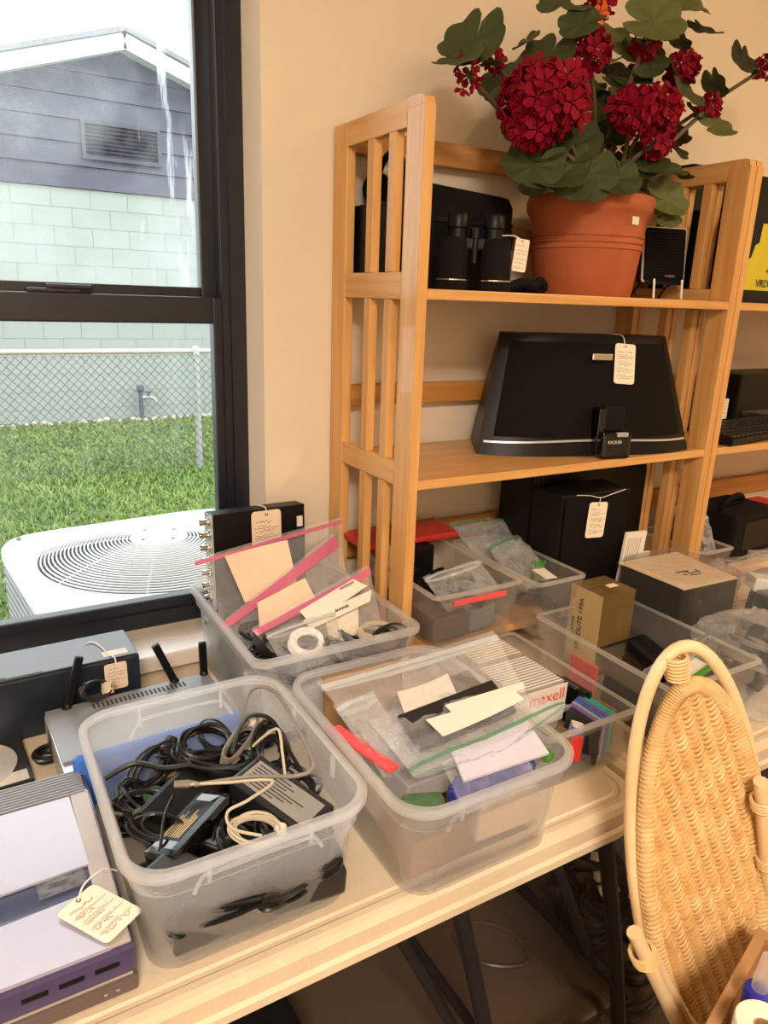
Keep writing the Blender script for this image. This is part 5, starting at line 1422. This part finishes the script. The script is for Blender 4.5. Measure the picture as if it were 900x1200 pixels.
def wrap_box(label, lo, hi, seed, amp, pinch=0.55, m_='film_rough'):
    c = [(a+b)/2 for a, b in zip(lo, hi)]
    t = thing('plastic_bag', label, 'bag', (c[0], c[1], lo[2]))
    m = MB()
    h = hi[2]-lo[2]
    W, L = hi[0]-lo[0], hi[1]-lo[1]
    rg = []
    for j in range(29):
        v = j/28
        sh = 1.0-pinch*max(0, (v-0.72)/0.28)**1.6
        P = []
        base_ = rrect(W*sh, L*sh, 0.035*sh, 14)
        for (x, y) in base_:
            nn = mnoise.noise(Vector((x*18+seed, y*18, v*4)))*amp+(0.3-abs(mnoise.noise(Vector((x*34+v*4, y*34+seed, v*7)))))*amp*1.4
            d = Vector((x, y, 0)).normalized()
            P.append((x+d.x*nn, y+d.y*nn, h*v+nn*0.5))
        rg.append(P)
    m.rings(rg, True, True)
    m.build('film', M[m_], t, smooth=True)
    return t
wrap_box('crinkled clear film bag around the dark box under the cream sheet', (0.462, -0.500, TZ+0.001), (0.642, -0.330, 0.922), 3, 0.005, pinch=0.06)
wrap_box('clear bag of grey cable at the right edge, nearer the front of the table', (0.466, -0.668, TZ+0.001), (0.640, -0.505, 0.885), 7, 0.016, m_='film')
wrap_box('clear bag of adapters at the right edge, behind the bag of grey cable', (0.69, -0.60, TZ+0.001), (0.92, -0.36, 0.915), 11, 0.018, m_='film')
for k, q in enumerate(((0.55, -0.58, 0.80), (0.56, -0.59, 0.83), (0.57, -0.57, 0.775))):
    coil('cable_coil', 'grey cable coil inside the clear bag nearer the table front', q, 0.05, 0.045, 5, 0.004, 'cable_grey', (0.3*k, 0.4, 0.7*k), seed=100+k, group='grey coils in the front bag')
solid('adapter', 'black adapter in the bag of grey cable', 'adapter', (0.545, -0.60, 0.815), (0.05, 0.06, 0.10), 'black', (0.2, 0.1, 0.3), 0.006)
for k, (q, s, m_) in enumerate((((0.76, -0.50, 0.80), (0.09, 0.07, 0.11), 'charcoal'), ((0.84, -0.45, 0.79), (0.08, 0.10, 0.09), 'taupe'), ((0.80, -0.54, 0.78), (0.07, 0.05, 0.07), 'silver'), ((0.80, -0.44, 0.85), (0.06, 0.06, 0.03), 'white'))):
    solid('adapter', ('charcoal', 'taupe', 'silver', 'white')[k]+' adapter block inside the clear bag at the right edge', 'adapter', q, s, m_, (0.1, 0.1, 0.3*k), 0.006)
# ------------------------------------------------------------------ wicker oval on its cane stand
wk = thing('wicker_stand', 'tall honey wicker oval in a bent cane hoop standing before the tables', 'stand', (0.112, -0.82, 0.0))
psi, tilt, roll = -0.307, 0.085, 0.193
Lx = Vector((math.cos(psi), math.sin(psi), 0))
Up = Vector((0, math.sin(tilt), math.cos(tilt)))
Up = (Up-Lx*Up.dot(Lx)).normalized()
L2 = Lx*math.cos(roll)+Up*math.sin(roll)
U2 = -Lx*math.sin(roll)+Up*math.cos(roll)
N2 = L2.cross(U2).normalized()
if N2.y > 0:
    N2 = -N2
CW = Vector((0, 0, 0.747))
def on_plane(a, b, d=0.0):
    return CW+L2*a+U2*b+N2*d
HW, HH = 0.089, 0.285
MB().tube([on_plane(HW*math.cos(2*PI*k/64), HH*math.sin(2*PI*k/64), 0.0) for k in range(64)], 0.0076, 10, closed=True).build('hoop', M['cane'], wk, smooth=True)
PW_, PH, PC = 0.0785, 0.254, -0.012
def rimp(a, s=1.0, d=0.012):
    return on_plane(PW_*s*math.cos(a), PC+PH*s*math.sin(a), d)
m = MB()
m.tube([rimp(2*PI*k/96) for k in range(96)], 0.0085, 8, closed=True)
rim_o = m.build('rim', M['wrap'], wk, smooth=True)
m = MB()
for k in range(230):
    a = 2*PI*k/230
    p, t_ = rimp(a), (rimp(a+0.01)-rimp(a-0.01)).normalized()
    e1 = N2
    e2 = t_.cross(e1).normalized()
    m.tube([p+(e1*math.cos(2*PI*q/8)+e2*math.sin(2*PI*q/8))*0.0092+t_*0.0008*math.sin(2*PI*q/8) for q in range(8)], 0.0016, 4, closed=True)
o = m.build('rim_wrapping', M['wrap'], rim_o, smooth=True)
o['kind'] = 'stuff'
stakes = [-0.80+1.60*i/8 for i in range(9)]
m = MB()
for s in stakes:
    x = PW_*0.93*s
    h = PH*0.97*math.sqrt(max(0.02, 1-s*s*0.9))
    m.tube([on_plane(x, PC+h*(-1+2*q/12), 0.011) for q in range(13)], 0.0026, 6)
m.build('stake', M['wicker'], wk, smooth=True)['kind'] = 'stuff'
m = MB()
row, y = 0, -PH*0.972
step_ = 0.0165
while y < PH*0.972:
    w_ = PW_*0.955*math.sqrt(max(0.0, 1-(y/(PH*0.985))**2))
    n_ = max(6, int(w_*2/0.0018))
    pts = []
    for q in range(n_+1):
        x = -w_+2*w_*q/n_
        ph = (x+0.22*y)/step_+50
        fq = ph-math.floor(ph)
        rise = (fq/0.78)**1.6 if fq < 0.78 else (1-fq)/0.22
        pts.append(on_plane(x, PC+y+0.0085*(rise-0.5), 0.0135-0.0062*(0 if fq < 0.78 else math.sin(PI*(fq-0.78)/0.22))+0.0022*math.sin(PI*min(1, fq/0.78))))
    m.tube(pts, 0.0026, 6)
    y += 0.0068
    row += 1
m.build('weave', M['wicker'], wk, smooth=True)['kind'] = 'stuff'
def wrap_tie(name, p, d, r, n, gap=0.0042, th=0.0022):
    d = d.normalized()
    e1 = d.orthogonal().normalized()
    e2 = d.cross(e1)
    mm = MB()
    for i in range(n):
        c = p+d*gap*(i-(n-1)/2)
        mm.tube([c+(e1*math.cos(2*PI*q/12)+e2*math.sin(2*PI*q/12))*r for q in range(12)], th, 5, closed=True)
    return mm.build(name, M['wrap'], wk, smooth=True)
for a, b in ((-0.012, HH-0.020), (-HW*0.80, -0.148), (HW*0.97, -0.005)):
    wrap_tie('cane_tie', on_plane(a, b, 0.006), (U2 if b > 0.1 else L2), 0.012 if b > 0.1 else 0.0105, 7 if b > 0.1 else 5)
O_ = Vector((0.112, -0.82, 0.0))
A0, A1 = Vector((-0.033, -0.850, 0.729))-O_, Vector((0.048, -0.870, 0.568))-O_
dr = (A1-A0)
foot = A0+dr*(A0.z/(-dr.z))
MB().tube([A0, A0*0.5+foot*0.5+Vector((0.004, 0, 0)), foot], 0.0085, 10).build('leg', M['cane'], wk, smooth=True)
A2 = Vector((0.014, -0.845, 0.673))-O_
MB().tube(spline([A2, A2*0.6+foot*0.4+Vector((0.004, -0.01, 0)), Vector((foot.x+0.03, foot.y+0.02, 0.0))], 6), 0.007, 8).build('leg', M['cane'], wk, smooth=True)
wrap_tie('cane_tie', Vector((-0.009, -0.850, 0.684))-O_, dr, 0.0135, 5)
B0 = Vector((0.141, -0.860, 0.872))-O_
B1_ = Vector((0.207, -0.870, 0.672))-O_
db = B1_-B0
fb_ = B0+db*(B0.z/(-db.z))
fb_ = Vector((max(-0.3, min(0.3, fb_.x)), fb_.y, 0))
MB().tube([B0, B0*0.5+fb_*0.5, fb_], 0.0085, 10).build('leg', M['cane'], wk, smooth=True)
for px in (0.16, 0.62):
    wrap_tie('cane_tie', B0*(1-px)+B1_*px, db, 0.0125, 4)
MB().tube([foot+Vector((0, 0, 0.12)), fb_+Vector((0, 0, 0.12))], 0.007, 8).build('stretcher', M['cane'], wk, smooth=True)

# ------------------------------------------------------------------ wooden crate, bottle and tape roll, near right
cr_ = thing('wooden_crate', 'tall brown wooden crate at the near right corner, beside the wicker oval', 'crate', (0.115, -1.02, 0.0), (0, 0, 0.0))
CWX, CLY, CH = 0.13, 0.13, 0.68
cr_.location = (0.02, -1.01, 0.0)
cr_.rotation_euler = (0, 0, 0.288)
for lo, hi in (((-0.075, 0.066, 0.0), (0.135, 0.078, 0.692)), ((-0.087, -0.090, 0.0), (-0.075, 0.078, 0.680)), ((0.135, -0.090, 0.0), (0.147, 0.078, 0.692)), ((-0.075, -0.090, 0.0), (0.135, -0.078, 0.680))):
    MB().box2(lo, hi, 0.001).build('side_board', M['crate'], cr_)
MB().box2((-0.075, -0.078, 0.618), (0.135, 0.066, 0.630)).build('inner_floor', M['crate'], cr_)
bt = thing('glue_bottle', 'cream bottle with a royal blue collar and clear nozzle standing in the crate', 'bottle', (0.036, -0.957, 0.6305))
MB().lathe([(0, 0.0), (0.014, 0.0), (0.0155, 0.004), (0.0155, 0.040), (0.0135, 0.058), (0.011, 0.062), (0, 0.062)], 20).build('body', M['cream'], bt, smooth=True)
MB().lathe([(0.0115, 0.060), (0.0145, 0.061), (0.0150, 0.084), (0.0135, 0.088), (0.007, 0.090), (0, 0.090)], 24).build('collar', M['blue_cap'], bt, smooth=True)
MB().lathe([(0.008, 0.090), (0.0075, 0.104), (0.0055, 0.120), (0.0045, 0.134), (0, 0.136)], 16).build('nozzle', M['bin_rim'], bt, smooth=True)
rl = thing('paper_roll', 'cream tape roll standing on end in front of the blue collared bottle', 'roll', (-0.004, -0.988, 0.6305))
MB().lathe([(0.0105, 0.0), (0.027, 0.0), (0.028, 0.002), (0.028, 0.096), (0.027, 0.098), (0.0125, 0.098), (0.0105, 0.096)], 32, close=True).build('roll', M['tag'], rl, smooth=True)
MB().lathe([(0.0085, 0.001), (0.0105, 0.001), (0.0105, 0.094), (0.0085, 0.094)], 24, close=True).build('core', M['brown_card'], rl, smooth=True)

# ------------------------------------------------------------------ under the tables
lb = thing('storage_tote', 'low smoky brown plastic tote lying under the table behind its legs', 'tote', (0.06, -0.35, 0.0))
m = MB()
m.rings([[(x, y, z) for x, y in rrect(0.62-2*i, 0.44-2*i, 0.04, 5)] for i, z in ((0.03, 0.0), (0.02, 0.004), (0.008, 0.095), (0.0, 0.097), (0.0, 0.108), (0.008, 0.112), (0.03, 0.112), (0.04, 0.106), (0.07, 0.104))])
m.build('body', M['bin_dark'], lb, smooth=True)
MB().tube(spline([(0.10, 0.05, 0.106), (0.12, -0.03, 0.107), (0.20, -0.07, 0.107), (0.22, 0.0, 0.107), (0.17, 0.06, 0.107)], 6, closed=True), 0.004, 6, closed=True).build('lid_ridge', M['bin_dark'], lb, smooth=True)
MB().box2((-0.24, -0.16, 0.004), (0.24, 0.16, 0.09), 0.01).build('contents', M['brown_card'], lb)
solid('equipment_case', 'black equipment case on the floor at the left under the table', 'case', (-0.42, -0.35, 0.16), (0.30, 0.30, 0.319), 'black_soft', (0, 0, 0.05), 0.01)
wrap_box('clear floor bag of black cables with white connectors under the table', (0.375, -0.62, 0.001), (0.66, -0.24, 0.27), 17, 0.02)
r5 = random.Random(4)
for k in range(14):
    coil('cable_coil', 'black cable coil in the floor bag under the table', (0.50+r5.uniform(-.07, .08), -0.43+r5.uniform(-.12, .12), 0.04+0.014*k), 0.06, 0.05, 4, 0.005, 'rubber', (r5.uniform(-.4, .4), r5.uniform(-.4, .4), r5.uniform(0, 3)), seed=200+k, group='cable coils in the floor bag')
for k in range(6):
    solid('connector', 'small white cable connector on the floor bag coils', 'connector', (0.43+0.026*(k % 3), -0.56+0.035*k, 0.235+0.01*(k % 2)), (0.022, 0.018, 0.040), 'white', (0.4*k, 0.5, 0.3*k), 0.003, 'white connectors in the floor bag')
solid('red_tray', 'red plastic tray edge behind the floor bag', 'tray', (0.46, -0.21, 0.285), (0.36, 0.06, 0.012), 'red', (0.3, 0, 0.05), 0.003)
